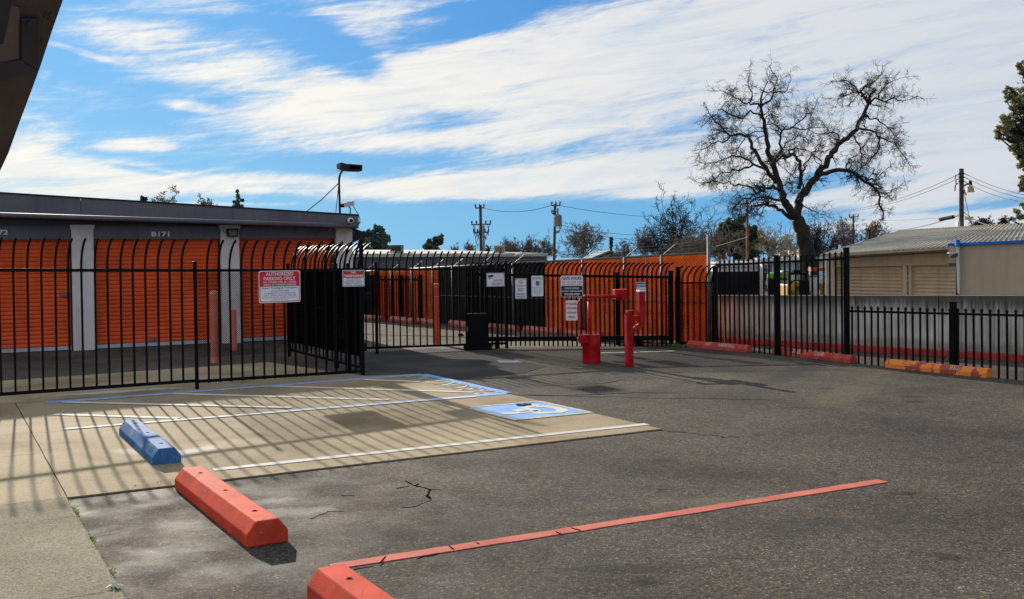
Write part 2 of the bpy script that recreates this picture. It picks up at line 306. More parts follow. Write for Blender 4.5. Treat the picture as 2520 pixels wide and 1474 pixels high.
# ------------------------------------------------------------------ geometry helpers
class MB:
    def __init__(s): s.v = []; s.f = []
    def add(s, vs, fs):
        o = len(s.v); s.v += [tuple(v) for v in vs]; s.f += [tuple(i + o for i in f) for f in fs]; return s
    def box(s, c, sz, rz=0.0, M4=None):
        hx, hy, hz = sz[0] / 2, sz[1] / 2, sz[2] / 2; cc, ss = math.cos(rz), math.sin(rz); vs = []
        for dz in (-hz, hz):
            for dx, dy in ((-hx, -hy), (hx, -hy), (hx, hy), (-hx, hy)):
                vs.append((c[0] + dx * cc - dy * ss, c[1] + dx * ss + dy * cc, c[2] + dz))
        return s.add(vs, [(0, 3, 2, 1), (4, 5, 6, 7), (0, 1, 5, 4), (1, 2, 6, 5), (2, 3, 7, 6), (3, 0, 4, 7)])
    def bar(s, p, q, w, h=None, up=(0, 0, 1)):
        h = h or w; p = Vector(p); q = Vector(q); d = (q - p).normalized(); u = Vector(up)
        if abs(d.dot(u)) > .99: u = Vector((1, 0, 0))
        a = d.cross(u).normalized(); b = a.cross(d); vs = []
        for e in (p, q):
            for i, j in ((-1, -1), (1, -1), (1, 1), (-1, 1)): vs.append(e + a * (w / 2 * i) + b * (h / 2 * j))
        return s.add(vs, [(0, 3, 2, 1), (4, 5, 6, 7), (0, 1, 5, 4), (1, 2, 6, 5), (2, 3, 7, 6), (3, 0, 4, 7)])
    def tube(s, pts, rad, n=8, caps=True):
        pts = [Vector(p) for p in pts]; rs = rad if isinstance(rad, (list, tuple)) else [rad] * len(pts)
        o = len(s.v); prev = None
        for i, p in enumerate(pts):
            d = (pts[min(i + 1, len(pts) - 1)] - pts[max(i - 1, 0)])
            d = d.normalized() if d.length > 1e-9 else Vector((0, 0, 1))
            if prev is None: a = d.orthogonal().normalized()
            else:
                a = prev - d * prev.dot(d); a = a.normalized() if a.length > 1e-6 else d.orthogonal().normalized()
            prev = a; b = d.cross(a)
            for k in range(n):
                t = 2 * math.pi * k / n; s.v.append(tuple(p + (a * math.cos(t) + b * math.sin(t)) * rs[i]))
        for i in range(len(pts) - 1):
            for k in range(n):
                k2 = (k + 1) % n; s.f.append((o + i * n + k, o + i * n + k2, o + (i + 1) * n + k2, o + (i + 1) * n + k))
        if caps:
            s.f.append(tuple(o + k for k in reversed(range(n)))); e = o + (len(pts) - 1) * n; s.f.append(tuple(e + k for k in range(n)))
        return s
    def prism(s, poly, z0, z1):                         # upright prism over a ground outline
        n = len(poly); vs = [(p[0], p[1], z0) for p in poly] + [(p[0], p[1], z1) for p in poly]
        a = sum(poly[i][0] * poly[(i + 1) % n][1] - poly[(i + 1) % n][0] * poly[i][1] for i in range(n))
        fs = [tuple(reversed(range(n))), tuple(range(n, 2 * n))] + [(i, (i + 1) % n, n + (i + 1) % n, n + i) for i in range(n)]
        if a < 0: fs = [tuple(reversed(f)) for f in fs]
        return s.add(vs, fs)
    def slab(s, quad, thick):                           # any planar outline given thickness along a vector
        n = len(quad); t = Vector(thick); vs = [Vector(p) for p in quad] + [Vector(p) + t for p in quad]
        return s.add(vs, [tuple(range(n)), tuple(reversed(range(n, 2 * n)))] + [((i + 1) % n, i, n + i, n + (i + 1) % n) for i in range(n)])
    def cone(s, p, r0_, r1_, h, n=12): return s.tube([p, (p[0], p[1], p[2] + h)], [r0_, r1_], n)
    def build(s, name, m, parent=None, smooth=False, fix=True, bevel=0):
        me = bpy.data.meshes.new(name); off = Vector((0, 0, 0))
        o = bpy.data.objects.new(name, me)
        vs = s.v
        if parent is not None:
            inv = parent_world(parent).inverted(); vs = [tuple(inv @ Vector(v)) for v in vs]
        me.from_pydata(vs, [], s.f)
        if fix:
            b = bmesh.new(); b.from_mesh(me); bmesh.ops.recalc_face_normals(b, faces=b.faces)
            if bevel: bmesh.ops.bevel(b, geom=[e for e in b.edges if len(e.link_faces) == 2 and e.calc_face_angle(0) > .3], offset=bevel, segments=2, affect='EDGES', profile=.5)
            b.to_mesh(me); b.free()
        if smooth:
            for p in me.polygons: p.use_smooth = True
        me.materials.append(M[m] if isinstance(m, str) else m)
        COL.objects.link(o)
        if parent is not None: o.parent = parent
        return o
def parent_world(o):
    m = o.matrix_basis.copy()
    while o.parent: o = o.parent; m = o.matrix_basis @ m
    return m
def tag(o, label=None, cat=None, group=None, kind=None):
    if label: o['label'] = label
    if cat: o['category'] = cat
    if group: o['group'] = group
    if kind: o['kind'] = kind
    return o
def thing(name, loc, label, cat, group=None, rz=0.0):
    o = bpy.data.objects.new(name, None); COL.objects.link(o); o.location = loc; o.rotation_euler = (0, 0, rz); o.empty_display_size = .2
    return tag(o, label, cat, group)
def inst(name, mesh, parent, loc, rz=0.0, sc=None):
    o = bpy.data.objects.new(name, mesh); COL.objects.link(o); o.parent = parent; o.location = loc; o.rotation_euler = (0, 0, rz)
    if sc: o.scale = sc
    return o
def mesh_of(mb, name, m, smooth=False, bevel=0):
    o = mb.build(name, m, smooth=smooth, bevel=bevel); me = o.data; bpy.data.objects.remove(o); return me
def text(parent, s, c, xdir, up, width=None, height=.1, m='ink_black', name='lettering', bold=0.0, push=.002):
    cu = bpy.data.curves.new('t', 'FONT'); cu.body = s; cu.size = 1; cu.align_x = 'CENTER'; cu.align_y = 'CENTER'; cu.offset = bold; cu.resolution_u = 2
    to = bpy.data.objects.new('t', cu); COL.objects.link(to)
    dg = bpy.context.evaluated_depsgraph_get(); me = bpy.data.meshes.new_from_object(to.evaluated_get(dg))
    bpy.data.objects.remove(to); bpy.data.curves.remove(cu)
    xs = [v.co.x for v in me.vertices]; ys = [v.co.y for v in me.vertices]
    w = max(xs) - min(xs); h = max(ys) - min(ys); mx = (max(xs) + min(xs)) / 2; my = (max(ys) + min(ys)) / 2
    sy = height / h; sx = (width / w) if width else sy
    X = Vector(xdir).normalized(); Y = Vector(up).normalized(); Z = X.cross(Y)
    inv = parent_world(parent).inverted() if parent else Matrix()
    for v in me.vertices: v.co = inv @ (Vector(c) + X * ((v.co.x - mx) * sx) + Y * ((v.co.y - my) * sy) + Z * push)
    me.materials.clear(); me.materials.append(M[m]); me.name = name
    o = bpy.data.objects.new(name, me); COL.objects.link(o)
    if parent: o.parent = parent
    return o
def azdir(a): return Vector((math.sin(RAD(a)), math.cos(RAD(a)), 0))
def flat(p): return Vector((p[0], p[1], 0))

# ------------------------------------------------------------------ ground
AX = azdir(61.0); BX = azdir(-29.2)                    # the two directions the lot is laid out along
w0, w1 = G(1765, 842), G(2520, 890); wd = (w1 - w0).normalized()
s0, s1 = G(898, 785), G(1744, 852)
tv = MB(); rings = [0, 15, 30, 60, 120, 250, 600, 1500, 4000]; seg = 48
for r_ in rings[1:]:
    for k in range(seg):
        a = 2 * math.pi * k / seg; tv.v.append((r_ * math.cos(a), r_ * math.sin(a), -1.25 - .022 * max(0, r_ - 30)))
tv.v.append((0, 0, -1.25))
for i in range(len(rings) - 2):
    for k in range(seg): tv.f.append((i * seg + k, i * seg + (k + 1) % seg, (i + 1) * seg + (k + 1) % seg, (i + 1) * seg + k))
for k in range(seg): tv.f.append((len(tv.v) - 1, k, (k + 1) % seg))
tag(tv.build('terrain', 'terrain'), kind='structure')
lot = bpy.data.objects.new('asphalt_lot', None); COL.objects.link(lot); tag(lot, kind='structure')
we = w1 + wd * 26; sB = s0 + (s0 - s1).normalized() * 14
MB().prism([flat(w0 + (w0 - w1).normalized() * .3), flat(we), (10, -25), (-45, -25), (-45, 50), (-8, 50), flat(sB), flat(s1)], -1.3, 0).build('asphalt_surface', 'asphalt', lot)
# newer asphalt patch by the gate, a 4 mm sheet with a ragged front edge
def ragged(pts, amp=.02, step=.25):
    o = []
    for i, p in enumerate(pts):
        q = pts[(i + 1) % len(pts)]; L = (q - p).length; n = max(1, int(L / step))
        for k in range(n):
            t = k / n; o.append(p.lerp(q, t) + Vector((random.uniform(-amp, amp), random.uniform(-amp, amp), 0)))
    return o
MB().prism(ragged([G(905, 933), G(1042, 921), G(1100, 934), G(1290, 918), G(1345, 903), G(1200, 868), G(1060, 856), G(912, 868)], .03), .0005, .004).build('asphalt_patch', 'asphalt_new', lot)

pave = bpy.data.objects.new('concrete_pavement', None); COL.objects.link(pave); tag(pave, kind='structure')
O_ = G(165, 1228)
def AB(a, b, z=0.0): return O_ + AX * a + BX * b + Vector((0, 0, z))
def ab(p): v = p - O_; return v.dot(AX), v.dot(BX)
Lpad = ab(G(1630, 1058))[0]; Bmid = ab(G(1245, 968))[1]; Bend = ab(G(1040, 921))[1]
edgeN = G(310, 1474)
dj = (G(310, 1474) - O_).normalized()
def slab(poly, m='concrete', g=.0045):
    c = sum((Vector(p) for p in poly), Vector()) / len(poly)
    q = [Vector(p) + (c - Vector(p)).normalized() * g * 1.4 for p in poly]
    q = ragged(q, .003, .18)
    return MB().prism(q, -.05, .012).build('concrete_slab', m, pave)
slab([AB(0, 0), AB(Lpad, 0), AB(Lpad, Bmid), AB(0, Bmid)])
slab([AB(0, Bmid), AB(Lpad, Bmid), AB(Lpad, Bend), AB(0, Bend)])
slab([AB(0, Bend), AB(Lpad * .5, Bend), G(660, 893), G(360, 914)])
slab([AB(Lpad * .5, Bend), AB(Lpad, Bend), G(900, 927), G(835, 918), G(660, 893)])
slab([AB(0, Bend), G(360, 914), G(60, 935), AB(-2.6, Bend + .1)])
slab([AB(-2.6, Bend + .1), G(60, 935), G(-300, 960), AB(-6, Bend)])
prevb = Bend
for b_ in (Bmid + .1, Bmid - 1.2, 0):
    slab([AB(0, b_), AB(0, prevb), AB(-2.6, prevb), AB(-2.6, b_)]); slab([AB(-2.6, b_), AB(-2.6, prevb), AB(-6, prevb), AB(-6, b_)]); prevb = b_
n1_ = O_; 
for k, (t0, t1) in enumerate(((0, .62), (.62, 2.4), (2.4, 4.4), (4.4, 7))):
    slab([O_ + dj * t0, O_ + dj * t1, O_ + dj * t1 - AX * 3.2, O_ + dj * t0 - AX * 3.2], 'concrete_rough')
MB().prism([AB(-.02, -.02), AB(Lpad + .02, -.02), AB(Lpad + .02, Bend), G(900, 928), G(830, 918), G(655, 891.5), G(60, 934), G(-300, 958), AB(-6, Bend), AB(-6, -4), O_ - dj * -7 - AX * 3, O_ + dj * 7, O_ + dj * 7 + AX * .03], -.06, .002).build('joint_bed', 'dirt', pave)

def stroke(pts, w, z, m, parent, name='painted_line', rag=0.004, thick=.003):
    # a painted band following points on the ground, w = width in metres
    L = []; R_ = []
    P_ = [pts[0]]
    for i in range(len(pts) - 1):
        n = max(1, int((pts[i + 1] - pts[i]).length / .12))
        for k in range(1, n + 1): P_.append(pts[i].lerp(pts[i + 1], k / n))
    for i, p in enumerate(P_):
        d = P_[min(i + 1, len(P_) - 1)] - P_[max(i - 1, 0)]; d.z = 0; d.normalize(); s_ = Vector((-d.y, d.x, 0))
        L.append(flat(p) + s_ * (w / 2 + random.uniform(-rag, rag))); R_.append(flat(p) - s_ * (w / 2 + random.uniform(-rag, rag)))
    mb = MB()
    for i in range(len(P_) - 1):
        for a, b in (((L[i], R_[i], R_[i + 1], L[i + 1]), 0),):
            mb.v += [(q.x, q.y, z) for q in a] ; n = len(mb.v); mb.f.append((n - 4, n - 3, n - 2, n - 1))
    mb2 = MB(); n = len(P_)
    for q in L: mb2.v.append((q.x, q.y, z))
    for q in R_: mb2.v.append((q.x, q.y, z))
    for q in L: mb2.v.append((q.x, q.y, z - thick))
    for q in R_: mb2.v.append((q.x, q.y, z - thick))
    for i in range(n - 1):
        mb2.f += [(i, n + i, n + i + 1, i + 1), (i, i + 1, 2 * n + i + 1, 2 * n + i), (n + i + 1, n + i, 3 * n + i, 3 * n + i + 1)]
    mb2.f += [(0, 2 * n, 3 * n, n), (n - 1, 2 * n - 1, 4 * n - 1, 3 * n - 1)]
    return mb2.build(name, m, parent)
ZP = .0165
tag(stroke([G(113, 993.5), G(1040, 923.5)], .165, ZP, 'blue_paint', pave), 'blue painted line along the fence side of the access aisle')
tag(stroke([G(1040, 923.5), G(1247, 970)], .14, ZP + .001, 'blue_paint', pave), 'blue painted line across the aisle end')
tag(stroke([G(1245, 971), G(640, 1020)], .15, ZP, 'blue_paint', pave), 'blue painted line between aisle and parking bay')
tag(stroke([G(1170, 978.5), G(158, 1060)], .095, ZP + .003, 'white_paint', pave), 'white line painted over the blue bay line')
tag(stroke([G(190, 990), G(1020, 926)], .05, ZP + .003, 'white_worn', pave), 'thin white line painted over the blue fence side line')
for a, b in (((134, 1023), (440, 1032.6)), ((155, 993), (717, 1007)), ((428, 971.5), (957, 987)), ((672, 953), (1165, 968.5)), ((896, 937), (1035, 942))):
    tag(stroke([G(*a), G(*b)], .10, ZP + .002 if a[0] != 155 else ZP + .005, 'white_paint', pave), 'white diagonal hatch line in the access aisle')
tag(stroke([G(525, 1160.5), G(1592, 1047)], .10, ZP, 'white_paint', pave), 'long white parking bay line on the concrete')
isa = bpy.data.objects.new('wheelchair_symbol', None); COL.objects.link(isa); isa.parent = pave
def J(x, y): return G(1560 / 1.3639 + x * .13384, 1330 / 1.3639 + y * .13384)
sq = [J(40, 235), J(1370, 120), J(2310, 325), J(930, 460)]
MB().prism(sq, .012, ZP - .001).build('symbol_ground', 'blue_paint', isa)
stroke(sq + [sq[0]], .07, ZP + .002, 'white_worn', isa, 'symbol_border')
def strokes(pts, w): stroke([J(*p) for p in pts], w, ZP + .003, 'white_paint', isa, 'symbol_figure', .001)
strokes([(1180, 183), (1330, 187), (1080, 245), (1370, 300)], .10)
strokes([(1370, 300), (1180, 313), (900, 340), (690, 352)], .12)
strokes([(940, 272), (1110, 312)], .13)
strokes([(1300, 220), (1480, 215), (1640, 232), (1760, 262), (1810, 290), (1720, 318), (1500, 332), (1230, 335)], .13)
p_ = J(1050, 190)
lump = MB()
for k in range(9):
    q = p_ + AX * random.uniform(-.06, .07) + BX * random.uniform(-.04, .04)
    lump.box((q.x, q.y, .022 + random.uniform(0, .006)), (random.uniform(.03, .07), random.uniform(.02, .05), .012 + random.uniform(0, .014)), random.uniform(0, 3))
tag(lump.build('pavement_marker', 'blue_lump', bevel=.002), 'small crumpled dark blue marker lying on the painted wheelchair symbol', 'pavement marker')
mid = (G(1075, 936) + G(1172, 959)) / 2
for k, (s_, off) in enumerate((('NO', .95), ('PARKING', -.35))):
    text(pave, s_, flat(mid) - AX * .10 + BX * off + Vector((0, 0, ZP)), BX, -AX, (.45 if k == 0 else 1.6), .36, 'white_worn', 'painted_lettering', .02, .001)
# asphalt markings
tag(stroke([G(815, 1396), G(1400, 1306), G(2172, 1184)], .105, .005, 'red_line', lot, rag=.006, thick=.006), 'faded red painted stall line with cracks')
tag(stroke([G(1478, 868.5), G(1568, 867)], .12, .004, 'white_worn', lot), 'worn white line near the gate'); stroke([G(1575, 866.5), G(1658, 864)], .12, .004, 'white_worn', lot)
def crack(pts, w=.012):
    q = []
    for i in range(len(pts) - 1):
        for k in range(4): q.append(pts[i].lerp(pts[i + 1], k / 4) + Vector((random.uniform(-.012, .012), random.uniform(-.012, .012), 0)))
    stroke(q, w, .0025, 'dark_void', lot, 'crack', .006, .002)
K = lambda x, y: G((900 + x * .43651) / 1.3639, (1550 + y * .43651) / 1.3639)
crack([K(1060, 150), K(1120, 182), K(1165, 165)]); crack([K(1120, 182), K(1240, 215), K(1220, 262), K(1248, 300)], .016); crack([K(1240, 215), K(1340, 212)], .002)
crack([K(560, 260), K(700, 262)], .003); crack([K(330, 440), K(460, 385), K(640, 380)], .003); crack([K(980, 210), K(1120, 182)], .004); crack([K(1248, 300), K(1120, 350), K(980, 348)], .0022)
for (a, b) in (((455, 805), (640, 838)), ((640, 830), (880, 795)), ((1140, 745), (1380, 700))):
    crack([K(*a), K(*b)], .008)
for (a, b) in (((905, 735), (860, 790)), ((1390, 655), (1425, 680)), ((2330, 515), (2400, 535)), ((2215, 545), (2250, 562)), ((1600, 630), (1625, 640))):
    q = [K(*a), K(*b)]; stroke(q, .008, .0085, 'dark_void', lot, 'crack', .003, .002)
crack([G(1075, 935), G(1180, 930), G(1300, 917)], .02); crack([G(1250, 972), G(1400, 974), G(1560, 966), G(1700, 968)], .012); crack([G(1330, 950), G(1480, 944), G(1560, 930)], .006)
MB().prism(ragged([G(905, 866), G(1140, 857), G(1247, 855), G(1660, 848), G(1740, 846), flat(s1) - (s1 - s0).normalized() * .3, flat(s0) + Vector((-.2, -.4, 0)), flat(s0) + Vector((-3.4, 3.2, 0)), Vector((-5.2, 24, 0)), Vector((-3.4, 21.6, 0)), Vector((-3.0, 18.6, 0))], .01, .5), .0005, .0035).build('inner_driveway', 'drive_pale', lot)
def wander(p, q, amp=.10, w=.006):
    n = 14; pts = [p.lerp(q, k / n) + (Vector((random.uniform(-amp, amp), random.uniform(-amp, amp), 0)) if 0 < k < n else Vector()) for k in range(n + 1)]; crack(pts, w)
wander(G(1250, 972), G(1900, 985), .05, .006); wander(G(1640, 1062), G(1820, 1078), .05, .0025)
# utility cover frame
uc = thing('utility_cover', G(1250, 890), 'dark rectangular utility cover with pale metal rim set in the asphalt by the gate', 'utility cover', rz=RAD(-62 + 90))
c = G(1250, 890.5)
q4 = [G(1224, 887.5), G(1268, 888), G(1280, 893.5), G(1236, 894)]
stroke([q4[0], q4[1], q4[2], q4[3], q4[0]], .06, .013, 'galvanized', uc, 'frame', .002, .008); MB().prism(q4, .001, .008).build('lid', 'grey_paint', uc)

# weeds along the joints
wb = MB()
def tuft(p, n, h, sp_=.03):
    for k in range(n):
        a = random.uniform(0, 6.28); q = Vector(p) + Vector((random.gauss(0, sp_), random.gauss(0, sp_), 0)); hh = h * random.uniform(.4, 1.1)
        l = Vector((math.cos(a), math.sin(a), 0)); s_ = Vector((-l.y, l.x, 0)) * h * .09
        wb.add([q - s_, q + s_, q + l * hh * .35 + Vector((0, 0, hh * .7)) + s_ * .8, q + l * hh * .8 + Vector((0, 0, hh * random.uniform(.5, 1)))], [(0, 1, 2), (0, 2, 3)])
for k in range(70):
    t = random.random() ** .8 * 3.0; tuft(O_ + dj * t + AX * random.uniform(-.01, .01) + Vector((0, 0, .004)), 4, random.uniform(.008, .018), .006)
for t in (.38, .45, .5, .56, 1.25, 1.32, 2.02, 2.1):
    tuft(O_ + dj * t + AX * .004 + Vector((0, 0, .004)), 12, .022, .009)
for k in range(150):
    p = AB(Lpad + .02 + random.uniform(0, .02), random.random() * Bend); tuft(p, 4, random.uniform(.008, .022), .012)
for px, py in ((1463, 1016), (1405, 1003), (1360, 993), (1155, 946), (1100, 939), (1640, 1058)): tuft(G(px, py), 16, .022, .03)
for px, py in ((680, 1163), (392, 1190), (336, 1199), (1010, 1133), (1450, 1079), (955, 1134)): tuft(G(px, py), 5, .026, .007)
for k in range(60): tuft(AB(random.random() * Lpad, -.015), 3, .012, .01)
tuft(G(1664, 854), 60, .09, .09); tuft(G(2345, 889), 30, .1, .06); tuft(G(1880, 868), 20, .05, .06)
tag(wb.build('joint_weeds', 'weed', fix=False), 'low green weeds growing in the pavement joints', 'weeds', kind='stuff')
wb = MB(); c = G(283, 1452)
for k in range(16):
    a = random.uniform(0, 6.28); l = Vector((math.cos(a), math.sin(a), 0)); s_ = Vector((-l.y, l.x, 0)); L = random.uniform(.03, .06)
    wb.add([c + Vector((0, 0, .01)), c + l * L * .5 + s_ * .010 + Vector((0, 0, .03)), c + l * L + Vector((0, 0, .018)), c + l * L * .5 - s_ * .012 + Vector((0, 0, .03))], [(0, 1, 2, 3)])
tag(wb.build('weed_plant', mat('pale_leaf', (.42, .50, .33), .6), fix=False), 'small pale rosette weed at the joint between walkway and asphalt', 'weed')

# ------------------------------------------------------------------ wheel stops
def stop_profile(w, h): return [(-w / 2, 0), (w / 2, 0), (w / 2, h * .50), (w * .27, h), (-w * .27, h), (-w / 2, h * .50)]
def wheel_stop(a, b, w, h, m, label, group, holes=True, inward=1, bev=.007):
    # a, b: ends of the base edge nearest the camera
    d = flat(b - a).normalized(); n = Vector((-d.y, d.x, 0)) * inward; L = flat(b - a).length
    t = thing('wheel_stop', flat(a) + n * w / 2, label, 'wheel stop', group, math.atan2(d.y, d.x))
    pr = stop_profile(w, h); mb = MB(); k = 6; base = flat(a) + n * w / 2
    secs = [0, .0, .33, .66, 1.0]
    vs = []
    for s_ in (0, .25, .5, .75, 1):
        j = 0 if s_ in (0, 1) else .0015
        for (y, z) in pr: vs.append(base + d * (L * s_) + n * (y + random.uniform(-j, j)) + Vector((0, 0, z + (random.uniform(-j, j) if z else 0) + .0)))
    fs = [tuple(range(6))] + [tuple(24 + i for i in reversed(range(6)))]
    for s_ in range(4):
        for i in range(6): fs.append((s_ * 6 + i, (s_ + 1) * 6 + i, (s_ + 1) * 6 + (i + 1) % 6, s_ * 6 + (i + 1) % 6))
    mb.add(vs, fs).build('body', m, t, bevel=bev)
    if holes:
        for q in (.14, .5, .86):
            p = base + d * (L * q) + Vector((0, 0, h + .0005))
            MB().tube([p - Vector((0, 0, .02)), p + Vector((0, 0, .0012))], [.020, .020], 14).build('pin_ring', m, t)
            MB().tube([p - Vector((0, 0, .019)), p + Vector((0, 0, .0022))], [.014, .014], 12).build('pin_hole_shade', 'dark_void', t)  # raised dark disc: the shade inside the hole is put into its colour
    return t, base, d, n, L
g3 = 'concrete wheel stops at the heads of the near stalls'
wheel_stop(G(375, 1149), G(293, 1072), .235, .145, 'stop_blue', 'blue wheel stop at the head of the accessible parking bay', g3, inward=-1)
wheel_stop(G(607, 1349), G(430, 1203), .255, .15, 'stop_red', 'whole bright red wheel stop on the asphalt beside the blue one', g3, inward=-1)
dn = (G(607, 1349) - G(430, 1203)).normalized(); e0 = G(755, 1478)
wheel_stop(e0 + dn * 1.8, e0, .255, .155, 'stop_red', 'nearest red wheel stop, cut off by the bottom edge beside the red line', g3, inward=-1)
g4 = 'dark red fire lane wheel stops along the spear fence'
def fire(a, b, m, label, words):
    t, base, d, n, L = wheel_stop(G(*a), G(*b), .15, .125, m, label, g4, holes=False)
    # words on the sloping face turned to the camera
    sl_ = Vector((n.x * (.23 * .15), n.y * (.23 * .15), .062)).normalized()
    for s_, q, wd_ in words:
        c = base + d * (L * q) - n * (.385 * .15) + Vector((0, 0, .094))
        text(t, s_, c, d, sl_, wd_, .064, 'white_worn', 'stencil_lettering', .02, .003)
fire((1690, 855), (1838, 868), 'stop_fire', 'dark red wheel stop stencilled NO PARKING beside the orange slat fence', (('NO', .36, .12), ('PARKING', .66, .36)))
fire((1900, 872), (2092, 895), 'stop_fire', 'dark red wheel stop stencilled FIRE LANE between the tall fence posts', (('FIRE', .33, .18), ('LANE', .62, .2)))
fire((2177, 905), (2427, 931), 'stop_orange', 'orange wheel stop with peeling patches and letters ING by the low fence', (('ING', .70, .13),))

# ------------------------------------------------------------------ fences
def lerp(a, b, t): return a + (b - a) * t
def picket_mesh(kind, z0, zr, zt, w=.026, out=.17):
    mb = MB()
    if kind == 'curved':
        # straight to the top rail, then bowed outward; -y is the outer side
        n = 9; path = [(0, z0), (0, zr + .02)]
        hgt = zt - zr - .02
        for k in range(1, n + 1):
            a = k / n; path.append((-out * (1 - math.cos(a * 1.25)) / (1 - math.cos(1.25)), zr + .02 + hgt * math.sin(a * 1.25) / math.sin(1.25)))
        vs = []
        for i, (y, z) in enumerate(path):
            q = path[min(i + 1, len(path) - 1)]; r_ = path[max(i - 1, 0)]; dy, dz = q[0] - r_[0], q[1] - r_[1]; l = math.hypot(dy, dz); ny, nz = dz / l, -dy / l
            for sx, s_ in ((-1, -1), (1, -1), (1, 1), (-1, 1)): vs.append((sx * w / 2, y + ny * s_ * w / 2, z + nz * s_ * w / 2))
        fs = [(0, 1, 2, 3)]; m_ = len(path)
        for i in range(m_ - 1):
            for k in range(4): fs.append((i * 4 + k, (i + 1) * 4 + k, (i + 1) * 4 + (k + 1) % 4, i * 4 + (k + 1) % 4))
        fs.append(tuple((m_ - 1) * 4 + k for k in range(4))); mb.add(vs, fs)
        # pressed point cap
        y, z = path[-1]; y1, z1 = path[-2]; l = math.hypot(y - y1, z - z1); dy, dz = (y - y1) / l, (z - z1) / l
        b_ = [Vector((sx * w * .62, y + dz * s_ * w * .62, z - dy * s_ * w * .62)) for sx, s_ in ((-1, -1), (1, -1), (1, 1), (-1, 1))]
        tip = Vector((0, y + dy * .035, z + dz * .035)); mb.add(b_ + [tip], [(0, 1, 4), (1, 2, 4), (2, 3, 4), (3, 0, 4), (3, 2, 1, 0)])
    else:
        mb.box((0, 0, (z0 + zt - .05) / 2), (w, w, zt - .05 - z0))
        e = w * .75; b0_ = zt - .05
        vs = [(-e, -e, b0_), (e, -e, b0_), (e, e, b0_), (-e, e, b0_), (-e * .9, -e * .9, b0_ + .02), (e * .9, -e * .9, b0_ + .02), (e * .9, e * .9, b0_ + .02), (-e * .9, e * .9, b0_ + .02), (0, 0, zt)]
        mb.add(vs, [(3, 2, 1, 0), (0, 1, 5, 4), (1, 2, 6, 5), (2, 3, 7, 6), (3, 0, 4, 7), (4, 5, 8), (5, 6, 8), (6, 7, 8), (7, 4, 8)])
    return mesh_of(mb, 'picket', 'black_metal')
def diamond(mb, p, q, z0, z1, w, h, r_, off, skip=None):
    # expanded metal: zigzag strands between p and q
    d = flat(q - p); L = d.length; d.normalize(); n = Vector((d.y, -d.x, 0)); cols = int(L / w)
    rows = int((z1 - z0) / (h / 2))
    for c_ in range(cols):
        for par in (0, 1):
            pts = []
            x = c_ * w + (w / 2) 
            for k in range(rows + 1):
                sgn = 1 if (k + par) % 2 else -1
                pts.append(p + d * (x + sgn * w / 2 * .98) + n * (off + (.0015 if par else 0)) + Vector((0, 0, z0 + k * h / 2)))
            for i in range(len(pts) - 1):
                a, b = pts[i], pts[i + 1]; o = len(mb.v); sx = d * r_; sn = n * r_
                for e in (a, b): mb.v += [tuple(e + sx), tuple(e - sx * .5 + sn), tuple(e - sx * .5 - sn)]
                mb.f += [(o, o + 1, o + 4, o + 3), (o + 1, o + 2, o + 5, o + 4), (o + 2, o, o + 3, o + 5)]
def fence(name, p, q, zr0, zr1, pick, spacing, label, kind='curved', rails=(), posts=(), start=None, w=.022, skips=(), rb=None, out=.23, twist=0.0, group=None):
    p = flat(p); q = flat(q); d = (q - p).normalized(); L = (q - p).length; rz = math.atan2(d.y, d.x)
    t = thing(name, p, label, 'fence', group)
    z0, zr, zt = pick; me = picket_mesh(kind, z0, zr, zt, w, out)
    rzp = rz + RAD(twist)
    k = 0; x = spacing / 2 if start is None else start
    while x < L - .03:
        if not any(abs(x - s_) < .045 for s_ in skips):
            dz = lerp(zr0, zr1, x / L); o = inst('picket', me, t, d * x + Vector((0, 0, dz)), rzp + random.uniform(-.05, .05)); o.rotation_euler.x = random.uniform(-.003, .003); o.rotation_euler.y = random.uniform(-.003, .003)
        x += spacing
    for (za, zb, hh, ww) in rails:
        MB().bar(p + Vector((0, 0, za)), q + Vector((0, 0, zb)), ww, hh).build('rail', 'black_metal', t)
    for (x, zt_, ww) in posts:
        pp = p + d * x
        po = MB().box((pp.x, pp.y, zt_ / 2), (ww, ww, zt_), rz).build('post', 'black_metal', t, bevel=.002)
        MB().box((pp.x, pp.y, zt_ + .006), (ww * 1.15, ww * 1.15, .014), rz).build('post_cap', 'black_metal', po, bevel=.003)
    return t, p, q, d
a0, a1 = G(485, 960), G(893, 925); dF = flat(a1 - a0).normalized()
Lr = flat(a1 - a0).length
pL = flat(a0) - dF * 3.6                               # off to the left of the picture
t, p, q, d = fence('picket_fence', pL, a0, .03, 0, (.12, 1.57, 1.97), .1535, 'black curved-top picket fence in front of the orange doors, left open panel', rails=((1.645, 1.575, .038, .034), (.165, .125, .040, .034)), posts=((.9, 1.70, .040), (3.6, 1.68, .040)), start=.045, skips=(.9, 3.6))
t, p, q, d = fence('mesh_fence', a0, a1, 0, -.035, (.085, 1.56, 1.965), .1535, 'black curved-top picket fence panel with mesh, carrying the red parking sign', rails=((1.575, 1.535, .038, .034), (.115, .07, .040, .034)), posts=((Lr, 1.97, .048),), start=.16, skips=(Lr,))
mb = MB(); diamond(mb, flat(a0) + dF * .04, flat(a1) - dF * .04, .42, 1.55, .030, .056, .0030, -.02); mb.build('mesh_panel', 'black_mesh', t, fix=False)
